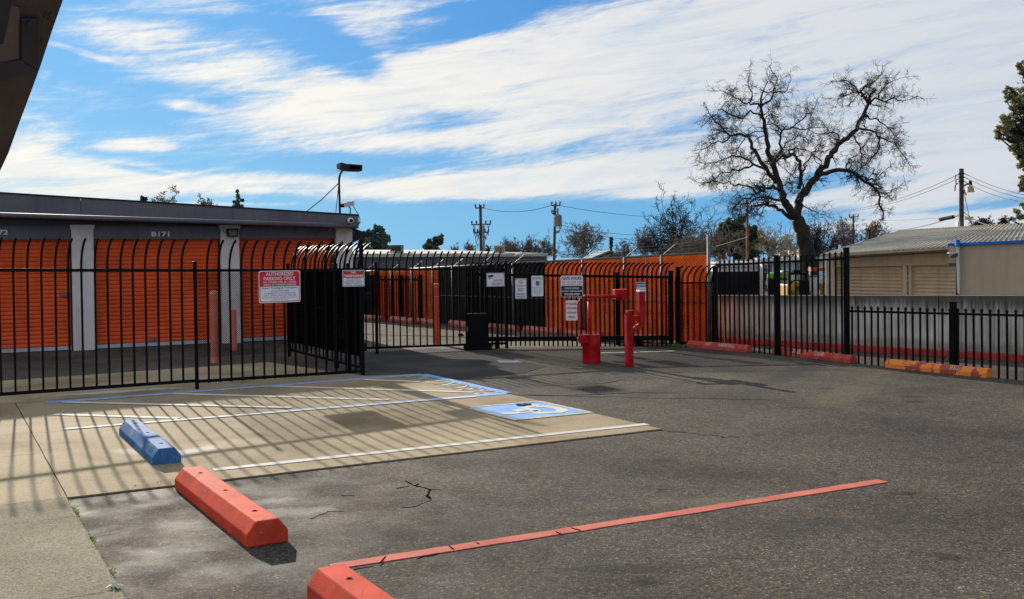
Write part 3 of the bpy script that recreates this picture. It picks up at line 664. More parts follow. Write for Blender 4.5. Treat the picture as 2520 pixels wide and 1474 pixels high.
# latch hardware on the end post
MB().box((a1.x + .05, a1.y, .42), (.03, .03, .12)).build('hinge', 'black_metal', t); MB().box((a1.x + .05, a1.y, 1.15), (.03, .03, .1)).build('hinge', 'black_metal', t)
c0, c1 = G(893, 921), G(712, 877); Lc = flat(c1 - c0).length; dc = flat(c1 - c0).normalized()
cm = G(818, 906); xm = flat(cm - c0).length
t, p, q, d = fence('pedestrian_gate', c0, c1, 0, 0, (.10, 1.55, 1.93), .195, 'black mesh-covered curved-top pedestrian gate fence running back behind the no trespassing sign', rails=((1.545, 1.50, .05, .034), (.10, .12, .04, .034), (1.0, 1.0, .03, .03)), posts=((xm, 1.62, .06), (xm - .55, 1.62, .045), (Lc, 1.62, .05)), start=.10, out=.21)
mb = MB(); diamond(mb, flat(c0) + dc * .05, flat(c1), .26, 1.54, .030, .056, .0036, -.02); diamond(mb, flat(c0) + dc * .05, flat(c1), .26, 1.54, .030, .056, .0036, .02); mb.build('mesh_panel', 'black_mesh', t, fix=False)
# hood box of the gate lock, its lid catching the sun
lk = PL(c0, c1, 790, 775); n_ = Vector((dc.y, -dc.x, 0))
t = thing('lock_box', lk - n_ * 0 , 'black lock box with a bright sunlit lid on the pedestrian gate', 'lock box')
mb = MB(); ctr = lk + n_ * .08; mb.box(ctr, (.16, .16, .14), math.atan2(dc.y, dc.x)).build('housing', 'black_metal', t)
top = ctr + Vector((0, 0, .10)); u_ = dc * .11; v_ = n_ * .10
MB().slab([top - u_ - v_ + Vector((0, 0, .015)), top + u_ - v_ + Vector((0, 0, .015)), top + u_ + v_ - Vector((0, 0, .03)), top - u_ + v_ - Vector((0, 0, .03))], (0, 0, .006)).build('lid', 'mirror_steel', t)

f0, f1, g1_ = G(928, 871), G(1247, 857), G(1650, 853)
fd = flat(f1 - f0).normalized(); fs_ = flat(f0) - fd * .26; Lf = flat(f1 - fs_).length
zr_ = 1.50
t, p, q, d = fence('fixed_fence', fs_, f1, 0, -.03, (.10, 1.50, 1.82), .1235, 'black curved-top fence panel with mesh left of the motor box', rails=((1.515, 1.465, .04, .034), (.115, .095, .04, .034)), posts=((.26, 1.62, .048), (Lf, 1.62, .052)), start=.07, skips=(.26, Lf))
mb = MB(); diamond(mb, fs_, flat(f1), .13, 1.46, .032, .060, .0026, .02); mb.build('mesh_panel', 'black_mesh', t, fix=False)
MB().box((fs_.x + fd.x * .26 + .03, fs_.y - .02, 1.42), (.05, .05, .1)).build('bracket', 'black_metal', t)
gd = flat(g1_ - f1).normalized(); Lg = flat(g1_ - f1).length; gs_ = flat(f1) - gd * .75
t, p, q, d = fence('sliding_gate', gs_, g1_, .015, -.045, (.04, 1.36, 1.59), .0872, 'long black sliding gate with curved pickets and deep bottom beam', rails=((1.385, 1.285, .05, .04), (.175, .165, .085, .05)), posts=((Lg + .74, 1.30, .05),), start=.05, w=.022, out=.20, twist=34)
t['category'] = 'gate'
mb = MB(); diamond(mb, gs_, flat(g1_), .22, 1.27, .032, .060, .0026, .022); mb.build('mesh_panel', 'black_mesh', t, fix=False)
# steel guide posts the sliding gate runs between (with small spear points seen over the rail)
gp = MB()
for px in (1352, 1523):
    b = G(px, 848) ; b = flat(b) + Vector((0, .25, 0))
for px, yb, yt, wpx, lab in ((1522, 850, 672, 12, 'black guide post with square cap standing behind the sliding gate'), (1653, 852, 668, 12, 'black gate catch post at the right end of the sliding gate')):
    b = G(px, yb); z = PL(b, b + Vector((1, 0, 0)), px, yt).z; w_ = wpx * b.y / F
    t = thing('gate_post', b, lab, 'post'); MB().box((b.x, b.y + .06, z / 2), (w_, w_, z)).build('shaft', 'black_metal', t, bevel=.003); MB().box((b.x, b.y + .06, z + .006), (w_ * 1.2, w_ * 1.2, .014)).build('cap', 'black_metal', t)
b = G(1571, 851); t = thing('gate_roller', b, 'black roller housing under the sliding gate beam', 'roller'); MB().box((b.x, b.y - .02, .09), (.12, .10, .17)).build('housing', 'black_metal', t, bevel=.006); MB().tube([(b.x - .03, b.y - .08, .1), (b.x + .03, b.y - .08, .1)], .05, 14).build('wheel', 'black_metal', t)
h0, h1 = G(1662, 850), G(1762, 853.5); Lh = flat(h1 - h0).length
t, p, q, d = fence('corner_fence', h0, h1, 0, 0, (.03, 1.165, 1.485), .118, 'short black curved-top fence panel before the orange slats', rails=((1.17, 1.18, .03, .03), (.06, .06, .03, .03)), posts=((.07, 1.46, .07), (Lh, 1.46, .075)), start=.02, skips=(.07, Lh), w=.020, out=.24, twist=58)
mb = MB(); diamond(mb, flat(h0), flat(h1), .08, 1.17, .032, .060, .0024, .02); mb.build('mesh_panel', 'black_mesh', t, fix=False)
r0_, r1_ = G(1849, 867.5), G(2502, 935); rd = flat(r1_ - r0_).normalized()
ra = PL(r0_, r1_, 1765, 800); rb_ = PL(r0_, r1_, 2084, 800); rm = PL(r0_, r1_, 1911, 800); rc = PL(r0_, r1_, 2346, 800)
Lt = flat(rb_ - ra).length
t, p, q, d = fence('tall_spear_fence', ra, rb_, 0, .025, (-.02, 1.51, 1.62), .1195, 'tall black spear-topped fence between the orange slats and the tan building', kind='spear', rails=((1.50, 1.605, .034, .03),), posts=((flat(rm - ra).length, 1.66, .057), (Lt, 1.765, .066)), start=.09, skips=(flat(rm - ra).length, Lt))
# spear tips lift along the panel with the rail
for o in [c_ for c_ in t.children if c_.name.startswith('picket')]:
    x = Vector((o.location.x, o.location.y, 0)).length; o.scale.z = lerp(.985, 1.055, x / Lt)
re = flat(rb_) + rd * 3.6; ll = flat(re - rb_).length
t, p, q, d = fence('low_spear_fence', rb_, re, 0, 0, (-.01, .80, .905), .1225, 'low black spear-topped fence in front of the concrete retaining wall', kind='spear', rails=((.795, .862, .032, .03),), posts=((flat(rc - rb_).length, .985, .073),), start=.10, skips=(flat(rc - rb_).length,))
for o in [c_ for c_ in t.children if c_.name.startswith('picket')]:
    x = Vector((o.location.x, o.location.y, 0)).length; o.scale.z = lerp(.98, 1.05, x / ll)

# slatted chain-link boundary fence
sd = flat(s1 - s0).normalized(); Ls = flat(s1 - s0).length + 0; ext = 3.0; sS = flat(s0) - sd * ext; LS = Ls + ext
slat_root = thing('slatted_fence', sS, 'chain-link boundary fence with orange and black privacy slats and barbed wire', 'fence')
sn = Vector((sd.y, -sd.x, 0)); sn = sn if sn.dot(-flat(s1)) > 0 else -sn
def ztop(x): return lerp(1.345, 1.727, (x - ext) / Ls)
xb = [flat(PL(s0, s1, px, 700) - sS).length for px in (911, 1079, 1341)]
rzs = math.atan2(sd.y, sd.x)
mo = mesh_of(MB().box((0, 0, .5), (.057, .006, 1)), 'slat', 'orange_slat'); mk = mesh_of(MB().box((0, 0, .5), (.056, .006, 1)), 'slat', 'black_slat')
x = .03; ns = 0
while x < LS - .02:
    orange = xb[0] < x < xb[1] or x > xb[2]
    o = inst('slat', mo if orange else mk, slat_root, sd * x + sn * random.uniform(-.004, .004) + Vector((0, 0, .05)), rzs + random.uniform(-.10, .10), (1, 1, ztop(x) - .07)); x += .0605; ns += 1
mb = MB(); diamond(mb, sS, flat(s1), .05, 1.33, .075, .15, .0022, .012 if sn.dot(Vector((sd.y, -sd.x, 0))) > 0 else -.012)
# upper strip follows the rising rail
for k in range(int(Ls / .075)):
    x = ext + k * .075; h_ = ztop(x); z = 1.33; e = sS + sd * x + sn * .012
    while z < h_ - .08:
        for s_ in (1, -1):
            a = e + sd * (-.037 * s_) + Vector((0, 0, z)); b = e + sd * (.037 * s_) + Vector((0, 0, z + .075)); mb.tube([a, b], .0022, 3, False)
        z += .075
mb.build('chain_link', 'link_wire', slat_root, fix=False)
MB().tube([sS + Vector((0, 0, ztop(0))), flat(s1) + Vector((0, 0, ztop(LS)))], .022, 8).build('top_rail', 'galvanized', slat_root, smooth=True)
MB().tube([sS + sn * .03 + Vector((0, 0, .72)), flat(s1) + sn * .03 + Vector((0, 0, .80))], .010, 6).build('middle_rail', 'galvanized', slat_root)
arm_d = (sn * -.6 + Vector((0, 0, .8)))
posts_px = [898, 965, 1016, 1068, 1116, 1183, 1265, 1437, 1540, 1631, 1748]
for px in posts_px:
    b = flat(PL(s0, s1, px, 700)); x = flat(b - sS).length; big = px == 1748
    MB().tube([b + sn * .035, b + sn * .035 + Vector((0, 0, 2.06 if big else ztop(x)))], .034 if big else .022, 10).build('post', 'galvanized', slat_root, smooth=True)
    if not big: MB().bar(b + Vector((0, 0, ztop(x))), b + Vector((0, 0, ztop(x))) + sd * .12 - sn * .22 + Vector((0, 0, .20)), .03, .012).build('barbed_wire_arm', 'galvanized', slat_root)
for k in (.35, .68, 1.0):
    pts = []
    for px in posts_px[:-1]:
        b = flat(PL(s0, s1, px, 700)); x = flat(b - sS).length; pts.append(b + Vector((0, 0, ztop(x))) + (sd * .12 - sn * .22 + Vector((0, 0, .20))) * k)
    pts.append(flat(s1) + Vector((0, 0, ztop(LS) + .22 * k + .05)))
    MB().tube(pts, .004, 4).build('barbed_wire_strand', 'galvanized', slat_root)
MB().tube([flat(s1) + Vector((0, 0, 1.8)), D(1840, 583, 17.5)], .006, 4).build('stay_wire', 'galvanized', slat_root)
# dark low spear fence standing before the slats
l0, l1 = G(890, 786), G(1142, 803); Ll = flat(l1 - l0).length
zlo = PL(l0, l1, 900, 688).z, PL(l0, l1, 1138, 688).z
fence('back_spear_fence', l0, l1, 0, 0, (.03, zlo[0], zlo[0] + .12), .11, 'low dark spear fence beyond the gate in front of the orange slats', kind='spear', rails=((zlo[0], zlo[1], .04, .03), (.12, .12, .03, .03)), posts=((.55, zlo[0] + .12, .09), (1.9, zlo[0] + .12, .09), (Ll * .62, zlo[0] + .14, .12)), start=.05)
# red wheel stops with sunlit tops beyond the gate
g5 = 'red wheel stops along the slatted fence beyond the gate'
for i, (xa, ya, xc, yc, lab) in enumerate(((880, 787, 936, 791, 'red wheel stop beyond the gate, farthest left, beside the no trespassing sign'), (957, 791, 1010, 797, 'red wheel stop beyond the gate between the first and second dark posts'), (1024, 796, 1066, 801, 'red wheel stop beyond the gate just left of the orange bollard'),
                          (1103, 802, 1150, 808, 'red wheel stop beyond the gate between the orange bollard and motor box'), (1200, 811, 1266, 818, 'red wheel stop beyond the gate right of the motor box'), (1286, 818, 1368, 826, 'red wheel stop beyond the gate below the no smoking sign'), (1388, 828, 1470, 836, 'red wheel stop beyond the gate behind the red drum pedestal'), (1560, 838, 1625, 845, 'red wheel stop beyond the gate behind the keypad post'))):
    wheel_stop(G(xa, ya), G(xc, yc), .17, .15, 'stop_far', lab, g5, holes=False)

# ------------------------------------------------------------------ retaining wall and curb
wr = thing('retaining_wall', flat(w0), 'long weathered grey concrete retaining wall behind the spear fences', 'wall')
wn = Vector((wd.y, -wd.x, 0)); wn = wn if wn.dot(-flat(w0)) > 0 else -wn
Lw = flat(w1 - w0).length
prevx = -.6
for i, xs_ in enumerate((.4, 2.9, 4.35, 8.5, 14, 22)):
    a = flat(w0) + wd * (prevx + .006); b = flat(w0) + wd * (xs_ - .006); zt_ = lambda x: .905 + .018 * x
    MB().slab([a, b, b + Vector((0, 0, zt_(xs_))), a + Vector((0, 0, zt_(prevx)))], -wn * .2).build('wall_panel', 'concrete_wall', wr, bevel=.006); prevx = xs_
MB().slab([flat(w0) - wd * .5 - wn * .03, flat(w0) + wd * 22 - wn * .03, flat(w0) + wd * 22 - wn * .03 + Vector((0, 0, 1.27)), flat(w0) - wd * .5 - wn * .03 + Vector((0, 0, .88))], -wn * .14).build('wall_core', 'concrete_wall', wr)
cu = thing('red_curb', flat(w0) + wn * .12, 'low red painted curb along the foot of the retaining wall', 'curb')
a = flat(w0) - wd * .5; prevx = -.5
for xs_ in (1.6, 3.9, 6.2, 8.5, 10.8, 13.1, 15.4):
    a = flat(w0) + wd * (prevx + .004) + wn * .01; b = flat(w0) + wd * (xs_ - .004) + wn * .01
    MB().slab([a, b, b + Vector((0, 0, .115)), a + Vector((0, 0, .115))], wn * .14).build('curb_section', 'curb_red', cu, bevel=.01); prevx = xs_
b = G(1787, 856); t = thing('marker_stake', b, 'thin pale blue stake standing among the tall fence pickets', 'stake')
mb = MB().tube([b + Vector((0, .1, 0)), b + Vector((0, .1, .40))], .010, 6); mb.build('rod', 'camera_white', t)

# ------------------------------------------------------------------ storage building
bA = azdir(64); b0 = flat(G(205, 862)); bn = Vector((bA.y, -bA.x, 0))         # bn points to the camera side
bld = thing('storage_building', b0, 'storage building with orange roll-up doors, grey pillars and dark slate fascia', 'building')
def BP(x, y): return PL(b0, b0 + bA, x, y)
def bx_(px): return flat(BP(px, 700) - b0).dot(bA)
def BL(x, o, z): return b0 + bA * x + bn * o + Vector((0, 0, z))
def bbox(x0, x1, o0, o1, z0, z1): 
    return MB().prism([BL(x0, o0, 0), BL(x1, o0, 0), BL(x1, o1, 0), BL(x0, o1, 0)], z0, z1)
xp = [(bx_(178), bx_(232)), (bx_(545), bx_(590)), (bx_(828), bx_(868))]
xEnd = xp[2][1] + .0; xStart = xp[0][0] - 6.4
HD = 2.15
bbox(xStart, xEnd - .02, -.22, -7, 0, 2.6).build('wall', 'slate_trim', bld)
for (x0, x1), off in zip(xp, (0, 0, 0)):
    pl = bbox(x0, x1, .03, -.25, 0, 2.42).build('pillar', 'stucco_light', bld, bevel=.004)
    bbox(x0 - .02, x1 + .02, .05, -.2, 2.345, 2.425).build('pillar_cap', 'stucco_light', pl, bevel=.004)
bbox(xEnd - .3, xEnd - .001, -.25, -6.9, 0, 2.4).build('end_wall', 'stucco_light', bld)
bays = ((xStart + 3.2, xp[0][0]), (xp[0][1], xp[1][0]), (xp[1][1], xp[2][0]))
SL = .078
slat_pts = [(0, 0), (.012, .012), (.016, .030), (.012, .052), (0, .066), (.0, .074)]
dm = {}
for i, (x0, x1) in enumerate(bays):
    bbox(x0 - .0, x1 + .0, -.02, -.2, HD, 2.40).build('door_header', 'slate_trim', bld)
    dr = bpy.data.objects.new('roll_up_door', None); COL.objects.link(dr); dr.parent = bld; dr.location = bA * x0 - bn * .17
    w_ = x1 - x0 - .06
    mb = MB(); prof = [(0, 0), (.010, .006), (.017, .020), (.017, .048), (.010, .064), (.0, .070), (.0, .0775), (-.006, .0775), (-.006, 0)]
    vs = [(bA * (.03 + e * w_) + bn * y + Vector((0, 0, z))) for e in (0, 1) for (y, z) in prof]; n = len(prof)
    mb.add(vs, [tuple(range(n)), tuple(reversed(range(n, 2 * n)))] + [(k, (k + 1) % n, n + (k + 1) % n, n + k) for k in range(n)])
    me = mesh_of(mb, 'door_slat', 'door_orange'); z = .085
    while z < HD - .02: inst('door_slat', me, dr, (0, 0, z)); z += SL
    MB().prism([BL(x0 + .03, -.18, 0), BL(x1 - .03, -.18, 0), BL(x1 - .03, -.13, 0), BL(x0 + .03, -.13, 0)], .012, .082).build('bottom_bar', 'aluminium', dr)
    for xx in (x0, x1 - .03): bbox(xx, xx + .03, -.10, -.2, 0, HD).build('door_track', 'slate_edge', bld)
    if i == 0: bbox(x1 - .2, x1 - .08, -.10, -.14, 1.06, 1.13).build('latch', 'galvanized', dr)
    if i == 1: bbox(x0 + 1.0, x0 + 1.14, -.10, -.14, .10, .16).build('latch', 'galvanized', dr)
    xc = (x0 + x1) / 2
    bbox(xc - .05, xc + .06, 0, -.02, 2.325, 2.375).build('sensor_box', 'grey_paint', bld)
text(bld, 'B171', BP(395, 576) + bn * .0 + Vector((0, 0, -.0)), bA, (0, 0, 1), .34, .095, 'sign_white', 'unit_number', .03, .004)
text(bld, 'B172', BP(-5, 571.5), bA, (0, 0, 1), .34, .095, 'sign_white', 'unit_number', .03, .004)
# fascia: drops gently toward the street end
fo = .45
fb = b0 + bn * fo
fL = flat(PL(fb, fb + bA, 0, 500) - fb).dot(bA); fR = flat(PL(fb, fb + bA, 883, 540) - fb).dot(bA)
def fz(x, top):
    t_ = (x - fL) / (fR - fL); return lerp(2.98, 2.615, t_) if top else lerp(2.54, 2.345, t_)
xs_ = [fL - 4.5, flat(PL(fb, fb + bA, 199, 500) - fb).dot(bA), flat(PL(fb, fb + bA, 573, 500) - fb).dot(bA), fR]
for i in range(3):
    a, b = xs_[i] + (.004 if i else 0), xs_[i + 1] - .004
    pts = [fb + bA * a + Vector((0, 0, fz(a, 0))), fb + bA * b + Vector((0, 0, fz(b, 0))), fb + bA * b + Vector((0, 0, fz(b, 1))), fb + bA * a + Vector((0, 0, fz(a, 1)))]
    MB().slab(pts, -bn * .06).build('fascia_panel', 'slate_trim', bld, bevel=.004)
a, b = xs_[0], xs_[3]
MB().slab([fb + bA * a + Vector((0, 0, fz(a, 1) + .0)) + bn * .012, fb + bA * b + Vector((0, 0, fz(b, 1))) + bn * .012, fb + bA * b + Vector((0, 0, fz(b, 1) + .03)) + bn * .012, fb + bA * a + Vector((0, 0, fz(a, 1) + .03)) + bn * .012], -bn * .12).build('drip_edge', 'slate_edge', bld)
MB().tube([fb + bA * a + bn * .02 + Vector((0, 0, fz(a, 0) + .05)), fb + bA * (b - .1) + bn * .02 + Vector((0, 0, fz(b, 0) + .05))], .045, 8).build('gutter_pipe', 'slate_trim', bld, smooth=True)
MB().slab([fb + bA * a + Vector((0, 0, fz(a, 0) + .01)) - bn * .06, fb + bA * b + Vector((0, 0, fz(b, 0) + .01)) - bn * .06, fb + bA * b - bn * 7.6 + Vector((0, 0, fz(b, 0) + .01)), fb + bA * a - bn * 7.6 + Vector((0, 0, fz(a, 0) + .01))], (0, 0, .06)).build('soffit', 'slate_edge', bld)
MB().slab([fb + bA * a + Vector((0, 0, fz(a, 1) - .03)) - bn * .06, fb + bA * b + Vector((0, 0, fz(b, 1) - .03)) - bn * .06, fb + bA * b - bn * 7.6 + Vector((0, 0, fz(b, 1) - .05)), fb + bA * a - bn * 7.6 + Vector((0, 0, fz(a, 1) - .05))], (0, 0, -.05)).build('roof', 'far_roof', bld)
MB().slab([fb + bA * b + Vector((0, 0, fz(b, 0))) - bn * .06, fb + bA * b - bn * 7.6 + Vector((0, 0, fz(b, 0))), fb + bA * b - bn * 7.6 + Vector((0, 0, fz(b, 1))), fb + bA * b + Vector((0, 0, fz(b, 1))) - bn * .06], -bA * .06).build('end_fascia', 'slate_trim', bld)
# pointed steel awning ends sticking out past the end wall
for (px, py, s_) in ((888, 548, .5), (890, 578, 1.0)):
    p = PL(b0, b0 + bA, px - 22, py)
    MB().slab([p + Vector((0, 0, .16 * s_)), p + bA * .42 * s_ + Vector((0, 0, -.0)), p + Vector((0, 0, -.17 * s_))], -bn * .4).build('awning_end', 'slate_edge', bld)
# flood light on the second pillar
fl = PL(b0 + bn * .1, b0 + bn * .1 + bA, 572, 573); t = thing('flood_light', fl, 'dark flood light mounted on the middle grey pillar above the doors', 'flood light')
MB().slab([fl + bA * .12 + Vector((0, 0, .09)), fl - bA * .12 + Vector((0, 0, .09)), fl - bA * .10 + bn * .06 + Vector((0, 0, -.08)), fl + bA * .10 + bn * .06 + Vector((0, 0, -.08))], -bn * .09).build('housing', 'slate_edge', t, bevel=.006)
MB().slab([fl + bA * .085 + Vector((0, 0, .06)) + bn * .014, fl - bA * .085 + Vector((0, 0, .06)) + bn * .014, fl - bA * .075 + bn * .066 + Vector((0, 0, -.055)), fl + bA * .075 + bn * .066 + Vector((0, 0, -.055))], bn * .006).build('glass', 'grey_paint', t)
for s_ in (-1, 1): MB().tube([fl + bA * .13 * s_ + Vector((0, 0, .0)), fl + bA * .18 * s_ + Vector((0, 0, .03)), fl + bA * .17 * s_ - bn * .05 + Vector((0, 0, .12)), fl + bA * .1 * s_ - bn * .1 + Vector((0, 0, .17))], .008, 6).build('conduit', 'grey_paint', t, smooth=True)
p = PL(b0 + bn * .02, b0 + bn * .02 + bA, 811, 563); t = thing('junction_box', p, 'small grey electrical box on the header beside the end pillar', 'junction box'); MB().box(p, (.08, .08, .10), RAD(26)).build('box', 'grey_paint', t, bevel=.004); MB().box(p + Vector((0, 0, -.06)), (.03, .03, .02), RAD(26)).build('fitting', 'grey_paint', t)
# roof mast with shoebox lamp
lb = b0 - bn * .5
def LP(x, y): return PL(lb, lb + bA, x, y)
m0 = LP(837, 532); mt = LP(834.5, 455)
t = thing('lamp_mast', m0, 'tall roof mast with black shoebox lamp and two braces', 'lamp')
MB().tube([m0 - Vector((0, 0, .2)), mt, LP(834.5, 440), LP(837, 428), LP(842, 420), LP(850, 415)], [.024] * 2 + [.024] * 4, 10).build('pole', 'slate_edge', t, smooth=True)
hd = [LP(838, 398), LP(858, 401), LP(892, 406), LP(891, 420), LP(857, 418.5), LP(837.5, 411)]
lh = MB(); h_n = -bn * .34
q8 = [LP(838, 399), LP(857, 404), LP(857, 419), LP(837.5, 412)]
MB().slab(q8, -bn * .30).build('lamp_housing', 'slate_edge', t, bevel=.006)
MB().slab([LP(857, 403), LP(892, 406), LP(892, 409), LP(857, 406)], -bn * .30).build('lamp_roof', 'slate_edge', t)
MB().slab([LP(857, 406), LP(860, 406), LP(860, 418.5), LP(857, 418.5)], -bn * .30).build('lamp_side', 'slate_edge', t)
MB().slab([LP(860, 415.5), LP(891, 418), LP(891, 420.5), LP(860, 418.5)], -bn * .04).build('lamp_bezel', 'slate_edge', t)
MB().slab([p_2 - bn * .26 for p_2 in (LP(857, 403), LP(892, 406), LP(891, 420.5), LP(857, 419))], -bn * .03).build('lamp_visor', 'dark_void', t)
MB().slab([p_2 for p_2 in (LP(889, 406), LP(892, 406), LP(891.5, 420.5), LP(889, 420.5))], -bn * .28).build('lamp_end', 'slate_edge', t)
MB().tube([LP(838, 416), LP(832, 415), LP(829, 419), LP(832, 422), LP(838, 418)], .007, 5).build('cable_loop', 'wire', t)
MB().tube([LP(832, 452), LP(795, 490) - bn * .1, LP(757, 522) - bn * .2], .012, 6).build('brace', 'galvanized', t)
MB().tube([LP(833, 458), LP(826, 528)], .011, 6).build('brace', 'galvanized', t)
# bullet camera and dome camera at the building corner
fbp = fb + bn * .02
def FP(x, y, o=0.0): return PL(fbp + bn * o, fbp + bn * o + bA, x, y)
t = thing('bullet_camera', FP(862, 524, -.3), 'white bullet security camera on a short stalk above the building corner', 'security camera')
pa, pb = FP(843, 506, -.15), FP(868, 500, -.45)
MB().tube([pa, pb], [.055, .058], 4).build('housing', 'camera_white', t); MB().tube([pa + (pa - pb).normalized() * .02, pa], [.05, .05], 4).build('lens_hood', 'dark_void', t)
MB().slab([pa + Vector((-.05, 0, .05)), pb + Vector((-.05, 0, .055)), pb + Vector((.06, 0, .055)), pa + Vector((.06, 0, .05))], (0, 0, .008)).build('sun_shield', 'camera_white', t)
MB().tube([FP(862, 528, -.3), FP(862, 512, -.3), FP(858, 508, -.3)], .016, 8).build('stalk', 'galvanized', t)
MB().tube([FP(868, 505, -.4), FP(874, 515, -.3), FP(882, 528, -.1), FP(886, 540), FP(885, 550), FP(880, 556), FP(872, 557)], .010, 6).build('cable', 'grey_paint', t, smooth=True)
c = FP(863, 543, .06); t = thing('dome_camera', c, 'round white dome camera fixed to the slate fascia end', 'security camera')
MB().tube([c - bn * .06, c - bn * .0, c + bn * .03, c + bn * .045], [.062, .066, .060, .045], 20).build('ring', 'camera_white', t, smooth=True)
MB().tube([c + bn * .044, c + bn * .060, c + bn * .072], [.036, .030, .012], 16).build('lens', 'dark_void', t, smooth=True)
MB().tube([FP(857, 546, .02), FP(852, 552, .02), FP(853, 562, .02), FP(860, 568, .02), FP(872, 571, .01)], .009, 6).build('cable', 'grey_paint', t, smooth=True)

# ------------------------------------------------------------------ bollards, drum pedestal, keypad post, motor box
def bollard(px, py, yt, r_, m, label, bands=True):
    b = G(px, py); z = PL(b, b + Vector((1, 0, 0)), px, yt).z; t = thing('bollard', b, label, 'bollard')
    MB().tube([b, b + Vector((0, 0, z - .03)), b + Vector((0, 0, z - .008)), b + Vector((0, 0, z))], [r_, r_, r_ * .8, r_ * .35], 20).build('sleeve', m, t, smooth=False)
    if bands:
        for f_ in ((.935, .945), (.78, .79)) if m == 'orange_plastic' else ((.955, .97),):
            MB().tube([b + Vector((0, 0, z * f_[0])), b + Vector((0, 0, z * f_[1]))], r_ * 1.03, 20).build('reflective_band', 'reflector_band', t)
    return t
bollard(1076, 848, 697, .068, 'orange_plastic', 'bright orange bollard with two reflective bands beyond the fence panel')
bollard(529, 892, 715, .066, 'faded_orange', 'faded pinkish orange bollard behind the mesh fence by the doors')
bollard(577, 862, 760, .05, 'faded_orange', 'short faded orange bollard against the middle grey pillar', False)

b = G(1457, 894); t = thing('drum_pedestal', b, 'red painted drum pedestal with overhead reader arm and side conduit', 'pedestal')
dep = b.y; pxm = dep / F
def Q(x, y, dy=0.0): return PL((b.x, b.y + dy), (b.x + 1, b.y + dy), x, y)
n_ = 26; mb = MB(); zt_ = Q(1457, 824).z; rr = 21.0 * pxm
for i, z in enumerate((0, zt_ * .33, zt_ * .34, zt_ * .66, zt_ * .67, zt_)):
    for k in range(n_):
        a = 2 * math.pi * k / n_; r__ = rr * (1 + .012 * math.sin(3 * a + i) + random.uniform(-.004, .004)) * (1.02 if i in (0, 5) else 1); mb.v.append((b.x + r__ * math.cos(a), b.y + r__ * math.sin(a) * .8, z + (random.uniform(-.006, .012) if i == 5 else 0)))
for i in range(5):
    for k in range(n_): mb.f.append((i * n_ + k, i * n_ + (k + 1) % n_, (i + 1) * n_ + (k + 1) % n_, (i + 1) * n_ + k))
mb.f.append(tuple(5 * n_ + k for k in range(n_))); mb.build('drum', 'red_gloss', t, bevel=0)
p = Q(1437, 860, -.02); MB().box((p.x, p.y, zt_ / 2 - .02), (.05, .05, zt_ - .05)).build('side_channel', 'red_gloss', t, bevel=.004)
p = Q(1436, 834, -.12); MB().box(p, (.15, .09, .13)).build('switch_box', 'red_gloss', t, bevel=.006); MB().box(p + Vector((-.085, 0, 0)), (.03, .05, .06)).build('box_fitting', 'galvanized', t, bevel=.004)
MB().tube([Q(1452, 824), Q(1450, 736)], .028, 14).build('riser_pipe', 'red_gloss', t, smooth=True)
for yy in (782, 824, 739): pp = Q(1451, yy); MB().tube([pp - Vector((0, 0, .022)), pp + Vector((0, 0, .022))], .036, 14).build('coupling', 'red_gloss', t)
MB().tube([Q(1436, 730), Q(1524, 729.5)], .026, 14).build('reader_arm', 'red_gloss', t, smooth=True)
for xx in (1442, 1450, 1488): pp = Q(xx, 730); MB().tube([pp - Vector((.02, 0, 0)), pp + Vector((.02, 0, 0))], .033, 14).build('coupling', 'red_gloss', t)
MB().tube([Q(1438, 731), Q(1428, 735), Q(1422, 745), Q(1421, 760), Q(1424, 790), Q(1430, 826)], .009, 8).build('conduit', 'red_gloss', t, smooth=True)
f_ = [Q(1513, 713), Q(1546, 711.5), Q(1541, 739), Q(1534, 741), Q(1516, 737)]
MB().slab(f_, (-.02, .22, .0)).build('reader_hood', 'red_gloss', t, bevel=.006)
MB().slab([p_2 + Vector((0, -.03, 0)) for p_2 in (Q(1527, 722), Q(1545, 716), Q(1541, 738), Q(1530, 739))], (0, .035, 0)).build('reader_face', 'red_gloss', t, bevel=.004)
b = G(1548, 903); t = thing('keypad_post', b, 'stepped red keypad post of square tube with diagonal brace', 'keypad post')
def Q2(x, y, dy=0.0): return PL((b.x, b.y + dy), (b.x + 1, b.y + dy), x, y)
w_ = 21 * b.y / F * .80
def upr(xc, y0, y1, name, w2=w_, rz=.35, dy=0.0):
    pa, pb = Q2(xc, y0, dy), Q2(xc, y1, dy); return MB().box((pa.x, pa.y, (pa.z + pb.z) / 2), (w2, w2, abs(pb.z - pa.z)), rz).build(name, 'red_gloss', t, bevel=.005)
o = upr(1548.5, 903, 767, 'lower_post'); o = upr(1548.5, 767, 764, 'post_cap', w_ * 1.08)
upr(1578, 795, 718, 'upper_post'); pa = Q2(1578, 716.5); MB().box(pa, (w_ * 1.12, w_ * 1.12, .03), .35).build('upper_cap', 'aluminium', t, bevel=.01)
MB().bar(Q2(1555, 783), Q2(1588, 783), .09, .08).build('step_arm', 'red_gloss', t, bevel=.005)
MB().bar(Q2(1557, 814), Q2(1585, 793), .07, .07).build('diagonal_brace', 'red_gloss', t, bevel=.004)
MB().slab([Q2(1556, 812, -.05), Q2(1571, 811, -.05), Q2(1577, 800, -.05), Q2(1564, 800, -.05)], (0, .01, 0)).build('gusset', 'red_gloss', t)

